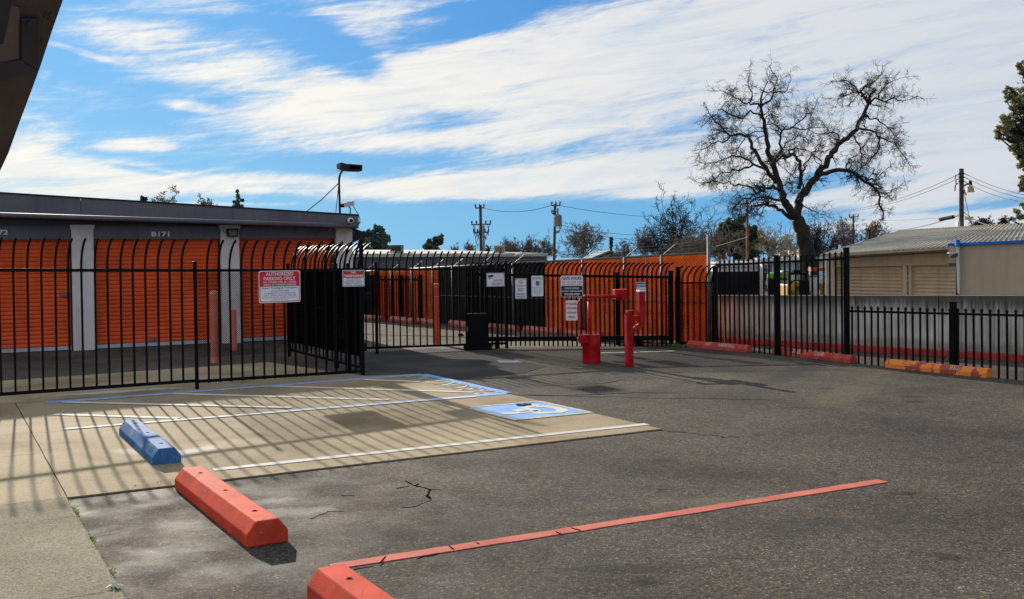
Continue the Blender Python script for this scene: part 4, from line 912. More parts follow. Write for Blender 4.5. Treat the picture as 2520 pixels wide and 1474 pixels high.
b = G(1176, 859); t = thing('gate_motor', b, 'black gate motor cabinet beside the sliding gate', 'gate motor')
def Q3(x, y, dy=0.0): return PL((b.x, b.y + dy), (b.x + 1, b.y + dy), x, y)
z0_, z1_ = Q3(1176, 846).z, Q3(1176, 771).z; x0_, x1_ = Q3(1148, 800).x, Q3(1203, 800).x
q = .018
MB().add([(x0_, b.y - .18, z0_), (x1_, b.y - .18, z0_), (x1_, b.y + .18, z0_), (x0_, b.y + .18, z0_), (x0_ + q, b.y - .16, z1_), (x1_ - q, b.y - .16, z1_), (x1_ - q, b.y + .16, z1_), (x0_ + q, b.y + .16, z1_)], [(0, 3, 2, 1), (4, 5, 6, 7), (0, 1, 5, 4), (1, 2, 6, 5), (2, 3, 7, 6), (3, 0, 4, 7)]).build('cover', 'black_metal', t, bevel=.015)
MB().box((b.x, b.y, z0_ / 2), (x1_ - x0_ + .10, .42, z0_)).build('base', 'black_metal', t, bevel=.006)
p = Q3(1150, 810, -.19); MB().box(p, (.008, .006, .09)).build('badge', 'aluminium', t)
b = G(1224, 857); t = thing('motor_bracket', b, 'small black bracket with cable loop beside the motor cabinet', 'bracket')
MB().box((b.x, b.y, .09), (.09, .09, .18)).build('block', 'black_metal', t, bevel=.004)
MB().tube([b + Vector((-.04, 0, .05)), b + Vector((-.10, 0, .03)), b + Vector((-.15, 0, .07)), b + Vector((-.17, 0, .14))], .01, 6).build('cable', 'wire', t, smooth=True)
p = PL(f0, f1, 1135, 823) - Vector((0, .1, 0)); t = thing('photo_sensor', p, 'small black gate sensor with a tiny red light left of the motor cabinet', 'sensor')
MB().box(p, (.10, .05, .05)).build('housing', 'black_metal', t, bevel=.003); MB().box(p + Vector((.045, -.03, .02)), (.012, .01, .012)).build('indicator_light', 'led', t)

# ------------------------------------------------------------------ signs
def sign(p0, p1, x0, y0, x1, y1, label, base='sign_white', rim=None, off=.03):
    d = flat(p1 - p0).normalized(); n = Vector((d.y, -d.x, 0)); n = n if n.dot(-flat(p0)) > 0 else -n
    a = flat(p0) + n * off; xm, ym = (x0 + x1) / 2, (y0 + y1) / 2
    pl, pr = PL(a, a + d, x0, ym), PL(a, a + d, x1, ym); pt, pb = PL(a, a + d, xm, y0), PL(a, a + d, xm, y1)
    w_, h_ = (pr - pl).length, (pt - pb).length; c = (pl + pr) / 2; c.z = (pt.z + pb.z) / 2
    t = thing('sign', c, label, 'sign'); r_ = min(w_, h_) * .07
    def plate(w2, h2, dz, th, m, name, cx=0, cy=0, rad=r_):
        pts = []
        for (sx, sy, a_) in ((1, 1, 0), (-1, 1, 90), (-1, -1, 180), (1, -1, 270)):
            for k in range(5 if rad else 1):
                an = RAD(a_ + k * 22.5); pts.append(c + d * (cx + sx * (w2 / 2 - rad) + rad * math.cos(an)) + Vector((0, 0, cy + sy * (h2 / 2 - rad) + rad * math.sin(an))) + n * dz)
        MB().slab(pts, n * th).build(name, m, t)
    plate(w_, h_, 0, .003, 'sign_white', 'plate')
    if rim: plate(w_ * .965, h_ * .955, .003, .0008, rim, 'border'); plate(w_ * .925, h_ * .91, .0038, .0008, base, 'face')
    def tx(s_, cy, h2, w2, m='ink_black', cx=0, bold=.01): text(t, s_, c + d * (cx * w_) + Vector((0, 0, cy * h_)) + n * .0062, d, (0, 0, 1), w2 * w_, h2 * h_, m, 'lettering', bold, 0)
    for sx in (-.42, .42): pp = c + d * (sx * w_) + Vector((0, 0, .44 * h_)) + n * .006; MB().tube([pp, pp + n * .003], .006, 8).build('bolt', 'galvanized', t)
    return t, c, d, n, w_, h_, plate, tx
t, c, d, n, w_, h_, plate, tx = sign(a0, a1, 636.5, 666, 739, 744.5, 'large red and white AUTHORIZED PARKING ONLY towing sign on the mesh fence', rim='sign_red')
plate(w_ * .925, h_ * .45, .0046, .0008, 'sign_red', 'red_field', 0, h_ * .235, .006)
tx('AUTHORIZED', .40, .115, .66, 'sign_white', bold=.012); tx('PARKING ONLY', .255, .115, .76, 'sign_white', bold=.012); tx('ALL OTHERS WILL BE TOWED', .145, .05, .80, 'sign_white', bold=.02); tx('AWAY AT OWNERS EXPENSE', .065, .05, .78, 'sign_white', bold=.02)
tx('Super Towing & Transport', -.045, .07, .86, 'ink_brown', bold=.02); tx('(916) 993-9300', -.135, .05, .42, 'ink_brown', bold=.015); tx('SACRAMENTO CITY CODE 25.150', -.205, .042, .74, 'ink_brown', bold=.01); tx('C.V.C. 22658-2  SAC. CO. 1024-180', -.275, .042, .77, 'ink_brown', bold=.01)
tx('POLICE (916) 264-5471  SHERIFF (916) 874-5115', -.345, .034, .86, 'ink_brown', bold=.005); tx('CHP (916) 861-1299', -.405, .034, .38, 'ink_brown', bold=.005)
t, c, d, n, w_, h_, plate, tx = sign(a0, a1, 842.5, 664.5, 897, 705, 'smaller NO TRESPASSING sign with red header on the fence corner post', rim='sign_green', off=.06)
plate(w_ * .91, h_ * .41, .0046, .0008, 'sign_red', 'red_field', 0, h_ * .235, .003)
tx('NO', .36, .14, .20, 'sign_white', bold=.03); tx('TRESPASSING', .15, .14, .86, 'sign_white', bold=.03)
for i, s_ in enumerate(('PRIVATE PROPERTY', 'VIOLATORS WILL BE', 'PROSECUTED TO THE FULL', 'EXTENT OF CALIFORNIA', 'LAW PENAL CODE SEC. 602')): tx(s_, -.02 - i * .095, .062, (.62, .62, .82, .74, .82)[i], 'ink_black', bold=.01)
t, c, d, n, w_, h_, plate, tx = sign(f0, f1, 1197, 671.5, 1241.5, 705, 'white 24 HOUR SECURITY sign with a black camera picture', rim='ink_black', off=.06)
tx('24 HOUR', -.06, .16, .52, 'ink_red', .14, .02); tx('SECURITY', -.30, .16, .62, 'ink_red', .10, .02)
cc = c + d * (-.28 * w_) + Vector((0, 0, .24 * h_)) + n * .0062
MB().slab([cc + d * x_ + Vector((0, 0, z_)) for x_, z_ in ((-.045, .022), (.055, .030), (.065, .008), (.035, -.012), (-.045, -.004))], n * .001).build('camera_picture', 'ink_black', t)
MB().slab([cc + d * x_ + Vector((0, 0, z_)) for x_, z_ in ((-.035, -.004), (-.015, -.006), (-.015, -.045), (-.030, -.045))], n * .001).build('camera_picture', 'ink_black', t)
MB().slab([cc + d * x_ + Vector((0, 0, z_)) for x_, z_ in ((-.015, -.035), (.010, -.040), (.025, -.012), (.018, -.014), (.006, -.034), (-.015, -.028))], n * .001).build('camera_picture', 'ink_black', t)
def ringmark(t, cc, d, n, r_, m='ink_red', bar_=True):
    mb = MB(); N = 20
    for k in range(N):
        for rr_ in (r_, r_ * .78): a = 2 * math.pi * k / N; mb.v.append(tuple(cc + d * (rr_ * math.cos(a)) + Vector((0, 0, rr_ * math.sin(a)))))
    for k in range(N): k2 = (k + 1) % N; mb.f.append((2 * k, 2 * k2, 2 * k2 + 1, 2 * k + 1))
    mb.build('prohibition_ring', m, t)
    e = (d + Vector((0, 0, -1))).normalized() * r_ * .85; MB().bar(cc - e, cc + e, .0012, r_ * .2, up=(d + Vector((0, 0, 1)))).build('prohibition_bar', m, t)
t, c, d, n, w_, h_, plate, tx = sign(f1, g1_, 1267.5, 685, 1296, 735.5, 'white NO SMOKING FACILITY sign with a red prohibition ring', rim='ink_black', off=.06)
tx('THIS IS A', .14, .075, .72, 'ink_black', bold=.03); tx('NO', -.05, .19, .48, 'ink_red', bold=.02); tx('SMOKING', -.26, .075, .74, 'ink_black', bold=.03); tx('FACILITY', -.38, .075, .74, 'ink_black', bold=.03)
ringmark(t, c + Vector((0, 0, .32 * h_)) + n * .0065, d, n, w_ * .17); MB().box(c + Vector((0, 0, .32 * h_)) + n * .0055, (w_ * .2, .001, .006)).build('cigarette_picture', 'ink_black', t)
t, c, d, n, w_, h_, plate, tx = sign(f1, g1_, 1308, 678.5, 1337, 729, 'pale WARNING sign with a gate diagram and small print', rim=None, off=.06)
plate(w_ * .92, .003, .0035, .0008, 'ink_black', 'rule', 0, h_ * .31, 0); plate(w_ * .92, .003, .0035, .0008, 'ink_black', 'rule', 0, -h_ * .06, 0)
plate(w_ * .32, h_ * .22, .0035, .0008, 'grey_paint', 'gate_diagram', w_ * .02, h_ * .13, 0); plate(w_ * .03, h_ * .2, .0035, .0008, 'ink_black', 'gate_diagram', w_ * .3, h_ * .13, 0)
tx('\u25B2 WARNING', .385, .07, .74, 'ink_black', bold=.01)
for i, s_ in enumerate(('Moving Gate Can Cause', 'Serious Injury or Death', 'Keep clear at all times', 'Do not allow children to', 'operate gate or play near', 'it. No pedestrians.', 'Vehicles only')): tx(s_, -.11 - i * .052, .03, (.82, .82, .76, .8, .8, .5, .4)[i], 'ink_black', bold=0)
t, c, d, n, w_, h_, plate, tx = sign(f1, g1_, 1380, 678, 1434.5, 731, 'GATE HOURS and OFFICE HOURS sign, white above and navy below', rim=None, off=.06)
plate(w_ * .96, h_ * .50, .0035, .0008, 'sign_navy', 'navy_field', 0, -h_ * .23, 0)
tx('GATE HOURS', .37, .145, .86, 'ink_black', bold=.02); tx('ENTRY GATE 7:00AM - 6:45PM', .20, .065, .92, 'ink_red', bold=.01); tx('EXIT GATE LOCKS AT 7:00PM', .09, .065, .86, 'ink_red', bold=.01)
tx('OFFICE HOURS', -.09, .085, .66, 'sign_white', bold=.02); tx('SUN-SAT 9:00AM-6:00PM', -.225, .075, .92, 'sign_white', bold=.015); tx('916.332.6455', -.365, .105, .68, 'sign_white', bold=.03)
t, c, d, n, w_, h_, plate, tx = sign(f1, g1_, 1392.5, 739, 1421, 788.5, 'white sign reading NO TAILGATING GATE CLOSES AFTER EACH VEHICLE', rim=None, off=.06)
for i, s_ in enumerate(('NO TAILGATING', 'GATE CLOSES', 'AFTER EACH', 'VEHICLE')): tx(s_, .33 - i * .22, .11, (.88, .82, .80, .58)[i], 'ink_red', bold=.03)
t, c, d, n, w_, h_, plate, tx = sign(f1, g1_, 1566.5, 694.5, 1590, 742, 'narrow white and blue CAUTION sign behind the keypad post', rim='sign_navy', off=.06)
plate(w_ * .9, h_ * .22, .0046, .0008, mat('sign_blue', (.03, .10, .22), .35), 'blue_field', 0, h_ * .35, 0) if False else None
M['sign_blue'] = mat('sign_blue', (.03, .09, .20), .35); plate(w_ * .9, h_ * .22, .0046, .0008, 'sign_blue', 'blue_field', 0, h_ * .35, 0)
tx('CAUTION', .35, .13, .8, 'sign_white', bold=.03); tx('Only ONE', .13, .10, .8, 'ink_red', bold=.02); tx('vehicle at', .0, .08, .8, 'ink_black'); tx('a time', -.12, .08, .5, 'ink_black')

# ------------------------------------------------------------------ tan metal building and stucco building behind the wall
ta, tb = D(2040, 640, 25.0), D(2350, 640, 22.4)        # ground line of the roller-door front
td = flat(tb - ta).normalized(); tn = Vector((td.y, -td.x, 0)); tn = tn if tn.dot(-flat(ta)) > 0 else -tn
def TP(x, y, o=0.0): return PL(flat(ta) + tn * o, flat(ta) + tn * o + td, x, y)
tan = thing('metal_building', flat(ta) + Vector((0, 0, -1.2)), 'tan metal building with ribbed roof and two tan roll-up doors behind the retaining wall', 'building')
def tq(pts, th, name, m, par=tan, o=0.0): return MB().slab([TP(x, y, o) for x, y in pts], -tn * th).build(name, m, par)
zb = -1.2
def tcol(x, yt): p_t = TP(x, yt); return Vector((p_t.x, p_t.y, zb)), p_t
def tpanel(x0, x1, yt0, yt1, yb0, yb1, th, name, m, o=0.0, par=tan):
    a = TP(x0, yt0, o); b_ = TP(x1, yt1, o); c_ = TP(x1, yb1, o) if yb1 else Vector((b_.x, b_.y, zb)); d_ = TP(x0, yb0, o) if yb0 else Vector((a.x, a.y, zb))
    return MB().slab([a, b_, c_, d_], -tn * th).build(name, m, par)
tpanel(2037, 2056, 627, 626, None, None, .15, 'wall_panel', 'tan_wall'); tpanel(2056, 2360, 626, 612, 657.5, 650.5, .15, 'wall_panel', 'tan_wall')
tpanel(2221, 2231, 654, 653.8, None, None, .15, 'door_jamb', 'tan_wall'); tpanel(2236, 2242, 653.5, 653.4, None, None, .15, 'door_jamb', 'tan_wall'); tpanel(2228, 2240, 655, 654.6, None, None, .08, 'panel_recess', 'tan_wall', -.07)
for k in range(6):
    yy = 665 + k * 12.5; tpanel(2229, 2237, yy, yy, yy + 3, yy + 3, .06, 'recess_slat', 'tan_wall', -.02)
for x0, x1, y0_, y1_ in ((2058, 2221, 657.5, 654), (2244, 2352, 653.3, 650.5)):
    dr = bpy.data.objects.new('roll_up_door', None); COL.objects.link(dr); dr.parent = tan
    A = TP(x0, y0_, -.12); B = TP(x1, y1_, -.12); zt_ = A.z; pitch = .083; k = 0
    dd = flat(B - A); inv = parent_world(tan).inverted(); dr.location = inv @ Vector((A.x, A.y, zb)); w2 = dd.length; dd.normalize()
    mb = MB(); prof = [(0, 0), (.016, .010), (.022, .035), (.014, .058), (0, .074), (0, .082), (-.01, .082), (-.01, 0)]; n = len(prof)
    vs = [dd * (e * w2) + tn * y + Vector((0, 0, z)) for e in (0, 1) for (y, z) in prof]
    mb.add(vs, [tuple(range(n)), tuple(reversed(range(n, 2 * n)))] + [(k, (k + 1) % n, n + (k + 1) % n, n + k) for k in range(n)])
    me = mesh_of(mb, 'door_slat', 'tan_door'); z = .9
    while z + zb < zt_ + .05: inst('door_slat', me, dr, (0, 0, z)); z += pitch
    MB().slab([A - tn * .03 + Vector((0, 0, .1)), B - tn * .03 + Vector((0, 0, .1)), flat(B) - tn * .03 + Vector((0, 0, zb)), flat(A) - tn * .03 + Vector((0, 0, zb))], -tn * .03).build('door_backing', 'dark_void', dr)
MB().slab([TP(2020, 627, .5), TP(2332, 607, .5), TP(2332, 612.5, .5), TP(2020, 631, .5)], -tn * .12).build('gutter', 'gutter_white', tan, bevel=.01)
tpanel(2040, 2358, 636, 617.5, 638, 620, .03, 'wall_seam', 'slate_trim', .012)
# roof: one slope seen from the eave
e0_, e1_ = TP(2018, 627, .55), TP(2560, 592.5, .55); ed = (e1_ - e0_).normalized()
R0 = D(2214, 567, 34.0); R1 = D(2560, 546, 31.0)
q_ = [e0_, e1_, R1, R0]; rn = ((e1_ - e0_).cross(R0 - e0_)).normalized(); rn = rn if rn.z > 0 else -rn
MB().slab(q_, -rn * .06).build('roof_sheet', 'metal_roof', tan)
MB().slab([R0, R1, R1 + Vector((3, 8, -2.5)), R0 + Vector((3, 8, -2.5))], (0, 0, -.05)).build('roof_back', 'metal_roof', tan)
for k in range(44):
    f_ = (k + .5) / 44; a = e0_.lerp(e1_, f_) + rn * .012; b_ = R0.lerp(R1, f_) + rn * .012
    MB().bar(a - (b_ - a).normalized() * .05, b_, .032, .013, up=rn).build('roof_rib', 'metal_roof', tan)
MB().box(D(1996, 640, 25) , (.01, .01, .01)).v
sa = D(2357, 640, 18.6); sb_ = D(2700, 640, 17.2); sdv = flat(sb_ - sa).normalized(); snv = Vector((sdv.y, -sdv.x, 0)); snv = snv if snv.dot(-flat(sa)) > 0 else -snv
def SP(x, y, o=0.0): return PL(flat(sa) + snv * o, flat(sa) + snv * o + sdv, x, y)
stc = thing('stucco_building', flat(sa) + Vector((0, 0, -1.2)), 'tan stucco building with bright blue parapet trim at the right edge', 'building')
a, b_ = SP(2357, 601), SP(2640, 588)
MB().slab([a, b_, Vector((b_.x, b_.y, zb)), Vector((a.x, a.y, zb))], -snv * .3).build('wall', 'tan_stucco', stc)
MB().slab([SP(2332, 599, .06), SP(2640, 584.5, .06), SP(2640, 592, .06), SP(2332, 606, .06)], -snv * .34).build('parapet_trim', 'blue_trim', stc, bevel=.006)
MB().slab([SP(2352, 606, .09), SP(2360, 605, .09), SP(2361, 722, .09), SP(2356, 722, .09)], -snv * .08).build('downspout', 'gutter_white', stc); MB().box(SP(2356, 598, .09), (.07, .07, .12)).build('downspout_head', 'blue_trim', stc)
MB().slab([SP(2335, 608, .05), SP(2353, 607, .05), SP(2353, 650, .05), SP(2337, 652, .05), SP(2337, 632, .05), SP(2334, 622, .05)], -snv * .1).build('broken_stucco_return', 'tan_stucco', stc)
MB().slab([SP(2334, 648, .07), SP(2354, 647, .07), SP(2354, 655, .07), SP(2336, 657, .07)], -snv * .05).build('exposed_block', 'hvac_brown', stc)
p = SP(2347, 629, .15); t = thing('security_camera', p, 'small dark camera on the corner where tan and stucco buildings meet', 'security camera')
MB().bar(p + Vector((-.06, -.04, -.02)), p + Vector((.08, .04, .02)), .05, .05).build('body', 'hvac_brown', t, bevel=.006); MB().box(p + Vector((-.03, 0, .05)), (.14, .08, .02)).build('bracket', 'camera_white', t)

# ------------------------------------------------------------------ yard clutter seen through the tall fence
def boxpx(x0, x1, yt, yb, dist, depth, name, m, par, bev=0.0, rz=0.0, z_bot=None):
    a, b_ = D(x0, yt, dist), D(x1, yt, dist); lo = D((x0 + x1) / 2, yb, dist).z if z_bot is None else z_bot
    c_ = (a + b_) / 2; h_ = c_.z - lo
    return MB().box((c_.x, c_.y + depth / 2, lo + h_ / 2), ((b_ - a).length, depth, h_), rz).build(name, m, par, bevel=bev)
dp = thing('waste_container', flat(D(1828, 700, 24)) + Vector((0, 0, -1.2)), 'long open-topped waste container, white above and black below, behind the wall', 'container')
boxpx(1758, 1875, 668, 0, 24, 2.2, 'lower_shell', 'tarp_black', dp, z_bot=-1.2)
for k in range(1): boxpx(1760, 1875, 651, 668, 24.02, 2.1, 'upper_shell', 'white_panel', dp)
boxpx(1760, 1876, 645, 649, 23.95, 2.2, 'rim', 'white_panel', dp, .01); boxpx(1760, 1875, 656.5, 658, 23.97, .1, 'side_rib', 'grey_paint', dp)
for xx in (1790, 1820, 1850): boxpx(xx, xx + 2, 649, 668, 23.96, .1, 'side_stake', 'white_panel', dp)
boxpx(1875, 1888, 648, 0, 23.6, .3, 'end_post', 'white_panel', dp, z_bot=-1.2)
for k in range(14): 
    p = D(1878 + random.uniform(0, 9), 655 + k * 4.5, 23.58); MB().box(p, (.04 + random.random() * .05, .01, .03 + random.random() * .06)).build('rust_patch', 'hvac_brown', dp)
t = thing('shed', flat(D(1950, 640, 44)) + Vector((0, 0, -1.4)), 'long white metal shed beyond the forklift in the yard', 'shed')
boxpx(1800, 2040, 640, 0, 44, 6, 'wall', 'white_panel', t, z_bot=-1.6)
boxpx(1895, 2040, 634, 642, 43.7, 3, 'roof_edge', 'white_panel', t); boxpx(1995, 2052, 612, 0, 48, 6, 'tower_block', 'far_roof', t, z_bot=-1.6)
for k in range(10): boxpx(1810 + k * 22, 1812 + k * 22, 644, 0, 43.93, .1, 'wall_seam', 'grey_paint', t, z_bot=-1.6)
t = thing('green_machine', flat(D(1915, 690, 30)) + Vector((0, 0, -1.3)), 'bright green machine with dark lower body behind the container', 'machine')
boxpx(1893, 1942, 672, 686, 30, 1.6, 'hood', 'green_paint', t, .04); boxpx(1890, 1945, 686, 0, 30, 1.8, 'lower_body', 'tarp_black', t, .03, z_bot=-1.3); boxpx(1925, 1942, 666, 674, 30.2, 1, 'stack', 'green_paint', t, .03)
fk = thing('forklift', flat(D(1962, 690, 27)) + Vector((0, 0, -1.25)), 'yellow forklift with black overhead guard and mast', 'forklift')
boxpx(1945, 1976, 698, 0, 27, 1.6, 'counterweight', 'yellow_paint', fk, .06, z_bot=-.95)
c = D(1963, 709, 26.9); MB().tube([c, c - Vector((0, .12, 0))], [.20, .17], 20).build('engine_cover', 'yellow_paint', fk); MB().tube([c - Vector((0, .12, 0)), c - Vector((0, .14, 0))], .07, 12).build('cover_cap', 'hvac_brown', fk)
boxpx(1952, 1972, 664, 672, 27, .8, 'fuel_tank', 'tarp_black', fk, .05)
boxpx(1940, 1990, 671, 676, 26.9, 1.2, 'overhead_guard', 'tarp_black', fk, .02)
for xx in (1940, 1984): boxpx(xx, xx + 6, 676, 0, 26.9, .12, 'guard_post', 'tarp_black', fk, z_bot=-1.0)
boxpx(1974, 1992, 690, 0, 26.5, .8, 'mast', 'tarp_black', fk, z_bot=-1.2); boxpx(1945, 1976, 692, 698, 26.9, 1.4, 'seat_deck', 'tarp_black', fk)
boxpx(1989, 1993, 676, 0, 26.8, .1, 'mast_rail', 'galvanized', fk, z_bot=-1.2)
for xx in (1950, 1985): c = D(xx, 700, 26.7); MB().tube([(c.x, 26.4, -.95), (c.x, 26.7, -.95)], .3, 16).build('wheel', 'tarp_black', fk)
t = thing('pallet_rack', flat(D(2015, 690, 30)) + Vector((0, 0, -1.3)), 'storage rack with an orange-red beam beside the white pole', 'rack')
boxpx(1996, 2034, 659, 667, 30, .3, 'beam', mat('beam_orange', (.36, .06, .03), .6), t); boxpx(1993, 2036, 678, 680, 30, .3, 'shelf', 'grey_paint', t)
for xx in (1994, 2033): boxpx(xx, xx + 2, 656, 0, 30.1, .15, 'upright', 'grey_paint', t, z_bot=-1.3)
boxpx(1995, 2034, 682, 0, 31.5, .5, 'stored_load', 'white_panel', t, z_bot=-1.3)
t = thing('yellow_post', flat(D(2022, 700, 27)) + Vector((0, 0, -1.25)), 'yellow crossbar post standing left of the tan building', 'post')
boxpx(2017, 2027, 699, 0, 27, .12, 'post', 'yellow_paint', t, z_bot=-1.25); boxpx(2014, 2040, 697, 701, 26.95, .06, 'crossbar', 'yellow_paint', t)
t = thing('white_pole', flat(D(2034, 700, 25)) + Vector((0, 0, -1.25)), 'thin white pole at the left corner of the tan building', 'pole')
c = D(2034, 640, 24.8); MB().tube([(c.x, c.y, -1.25), (c.x, c.y, c.z)], .035, 10).build('shaft', 'gutter_white', t); MB().tube([(c.x, c.y, c.z), (c.x, c.y, c.z + .03)], .045, 10).build('cap', 'gutter_white', t)

# ------------------------------------------------------------------ far buildings on the left and middle
fbld = thing('flat_roof_building', flat(D(1000, 640, 42)) + Vector((0, 0, -1.5)), 'long dark grey building with pale flat roof beyond the slatted fence', 'building')
a, b_ = D(870, 633, 40), D(1345, 631, 46)
dn_ = flat(b_ - a).normalized(); nn_ = Vector((-dn_.y, dn_.x, 0))
MB().slab([flat(a) + Vector((0, 0, a.z)), flat(b_) + Vector((0, 0, b_.z)), flat(b_) + Vector((0, 0, -1.6)), flat(a) + Vector((0, 0, -1.6))], nn_ * 12).build('wall', 'far_wall', fbld)
MB().slab([a + Vector((0, 0, .0)) - nn_ * .1, b_ - nn_ * .1, b_ - nn_ * .1 + Vector((0, 0, .14)), a - nn_ * .1 + Vector((0, 0, .14))], nn_ * .3).build('parapet_cap', 'far_roof', fbld)
MB().slab([a + Vector((0, 0, .14)), b_ + Vector((0, 0, .14)), b_ + nn_ * 8 + Vector((0, 0, .40)), a + nn_ * 8 + Vector((0, 0, .40))], (0, 0, -.1)).build('roof', 'far_roof', fbld)
for px, py, hw in ((920, 628, 14), (958, 626, 18), (1010, 627, 14), (1060, 628, 22), (1120, 629, 18), (1288, 628, 22)):
    c = D(px, py, 43); r_ = hw * 43 / F
    MB().tube([c + Vector((-r_, 0, -.04)), c + Vector((-r_ * .7, 0, 0)), c + Vector((0, 0, .02)), c + Vector((r_ * .7, 0, 0)), c + Vector((r_, 0, -.04))], [.03, .08, .10, .08, .03], 10).build('skylight', 'far_roof', fbld, smooth=True)
def unit(x0, x1, yt, yb, dist, m, label, lower=None):
    t = thing('rooftop_unit', D((x0 + x1) / 2, yb, dist), label, 'rooftop unit')
    boxpx(x0, x1, yt, yb, dist, 1.0, 'cabinet', m, t, .02); boxpx(x0 - 1, x1 + 1, yt - 1, yt + .5, dist - .03, 1.06, 'lid', m, t)
    if lower: boxpx(x0, x1, yb, yb + 9, dist, 1.0, 'curb', lower, t); boxpx(x0 + 3, x0 + 12, yb + 1, yb + 7, dist - .03, .1, 'access_panel', 'far_roof', t)
    for k in range(4): boxpx(x0 + 2, x1 - 2, yt + 4 + k * 2.6, yt + 5 + k * 2.6, dist - .02, .05, 'louver', 'slate_edge', t)
unit(960, 987, 604, 616, 42, 'hvac_brown', 'dark brown rooftop unit on a pale curb on the grey building', 'grey_paint')
unit(1216, 1241, 605, 621, 46, 'hvac_tan', 'tan rooftop unit right of the crossarm utility pole')
hs = thing('house', flat(D(1497, 640, 70)) + Vector((0, 0, -3)), 'small gabled house roof behind the orange slats', 'house')
a, b_, c_ = D(1460, 640, 70), D(1545, 640, 70), D(1498, 625, 70)
MB().slab([a, c_, b_, flat(b_) + Vector((0, 0, -3)), flat(a) + Vector((0, 0, -3))], (0, 8, 0)).build('wall', 'hvac_tan', hs)
for e_, s_ in ((a, -1), (b_, 1)): MB().slab([c_ + Vector((0, -.4, .12)), e_ + Vector((s_ * .3, -.4, -.02)), e_ + Vector((s_ * .3, 8, -.02)), c_ + Vector((0, 8, .12))], (0, 0, .12)).build('roof', 'grey_paint', hs)
boxpx(1489, 1500, 633, 640, 69.9, .1, 'gable_vent', 'slate_edge', hs)

# ------------------------------------------------------------------ utility poles and wires
def gz(r_): return -1.25 - .022 * max(0, r_ - 30)
def upole(px, yt, lean, dist, wpx, m, label, arms=()):
    top = D(px, yt, dist); b_ = D(px + lean, 640, dist); b_.z = gz(dist)
    t = thing('utility_pole', b_, label, 'utility pole'); w_ = wpx * dist / F / 2
    MB().tube([b_, b_.lerp(top, .5), top], [w_ * 1.15, w_ * 1.08, w_], 10).build('shaft', m, t, smooth=True)
    for (yy, xl, xr, th) in arms:
        a, b2 = D(xl, yy, dist - .15), D(xr, yy - (xr - xl) * .03, dist - .15); MB().bar(a, b2, th * dist / F, th * dist / F).build('crossarm', m, t)
        n = 5 if xr - xl > 25 else 3
        for k in range(n):
            p = a.lerp(b2, (k + .1) / (n - .8)); MB().tube([p, p + Vector((0, 0, .12)), p + Vector((0, 0, .20))], [.02, .045, .03], 6).build('insulator', 'slate_edge', t)
    return t, top, b_
tA, topA, bA_ = upole(1182, 505, 3, 52, 7.5, 'pole_wood', 'double-crossarm utility pole with hanging jumper wires in the middle', ((512, 1169, 1192, 3), (553, 1160, 1208, 3), (573, 1165, 1203, 3)))
for (xa, ya, xb_, yb2) in ((1168, 555, 1170, 585), (1172, 575, 1180, 590), (1200, 552, 1203, 580), (1190, 575, 1198, 588), (1165, 555, 1172, 600), (1204, 553, 1195, 590)):
    p = D(xa, ya, 52); q = D(xb_, yb2, 52); r2 = D(1184, ya + 6, 52); MB().tube([p, p.lerp(q, .6) , q, q.lerp(r2, .5) + Vector((0, 0, .05)), r2], .022, 4).build('jumper_wire', 'wire', tA)
MB().tube([D(1190, 555, 51.6), D(1191, 640, 51.6)], .06, 6).build('riser_conduit', 'grey_paint', tA)
tB, topB, bB_ = upole(1366, 502, -7, 50, 6.5, 'pole_wood', 'utility pole with a grey transformer can left of the bare shrub tree', ((506, 1357, 1379, 3), (526, 1358, 1368, 3)))
c = D(1373, 543, 49.7); MB().tube([c - Vector((0, 0, .28)), c + Vector((0, 0, .22)), c + Vector((0, 0, .30))], [.20, .20, .12], 14).build('transformer', 'grey_paint', tB); MB().tube([c + Vector((0, 0, .3)), c + Vector((0, 0, .6))], .035, 6).build('bushing', 'slate_edge', tB)
for k in range(3): MB().tube([D(1373, 552, 49.7), D(1382 - k * 2, 558 + k * 3, 49.7), D(1376, 568 + k * 2, 49.7), D(1366, 569 + k * 3, 49.9)], .02, 4).build('service_loop', 'wire', tB)
tC, topC, bC = upole(2366, 415, -1.5, 34, 11, 'pole_wood', 'thick dark utility pole with a street lamp behind the tan roof')
p = D(2372, 457, 33.8); q = D(2388, 455, 33.4); MB().tube([p, D(2380, 453, 33.6), q], .03, 6).build('lamp_arm', 'slate_edge', tC); MB().tube([q, q - Vector((0, 0, .08)), q - Vector((0, 0, .24))], [.05, .10, .13], 12).build('lamp_shade', 'hvac_tan', tC); MB().tube([q + Vector((0, 0, .16)), q], [.04, .07], 8).build('lamp_head', 'slate_edge', tC)
for k, yy in enumerate((427, 436, 446)):
    for s_ in (-1, 1): p = D(2366 + s_ * 7, yy, 33.8); MB().tube([D(2366, yy, 33.8), p], .03, 6).build('insulator', 'slate_edge', tC)
for (xa, ya, xb_, yb2, st) in ((2360, 440, 2352, 452, 0), (2360, 430, 2350, 440, 0), (2372, 460, 2378, 480, 0), (2358, 450, 2350, 470, 0)):
    MB().tube([D(xa, ya, 33.8), D((xa + xb_) / 2 - 3, (ya + yb2) / 2 - 4, 33.7), D(xb_, yb2, 33.8)], .02, 4).build('service_loop', 'wire', tC)
boxpx(2357, 2363, 545, 560, 33.5, .2, 'meter_conduit', 'gutter_white', tC)
tD, topD, bD = upole(2100, 530, -.5, 70, 5, 'pole_wood', 'small distant utility pole left of the tan roof ridge', ((534, 2089, 2113, 2),))
tE, topE, bE = upole(2153.5, 545, 0, 90, 3, 'pole_wood', 'farthest thin utility pole with two crossarms by the tan roof', ((549, 2147, 2161, 2), (557, 2145, 2166, 2)))
tF, topF, bF = upole(1839, 492, -1, 38, 6, 'pole_rust', 'reddish brown pole standing in front of the dark evergreen')
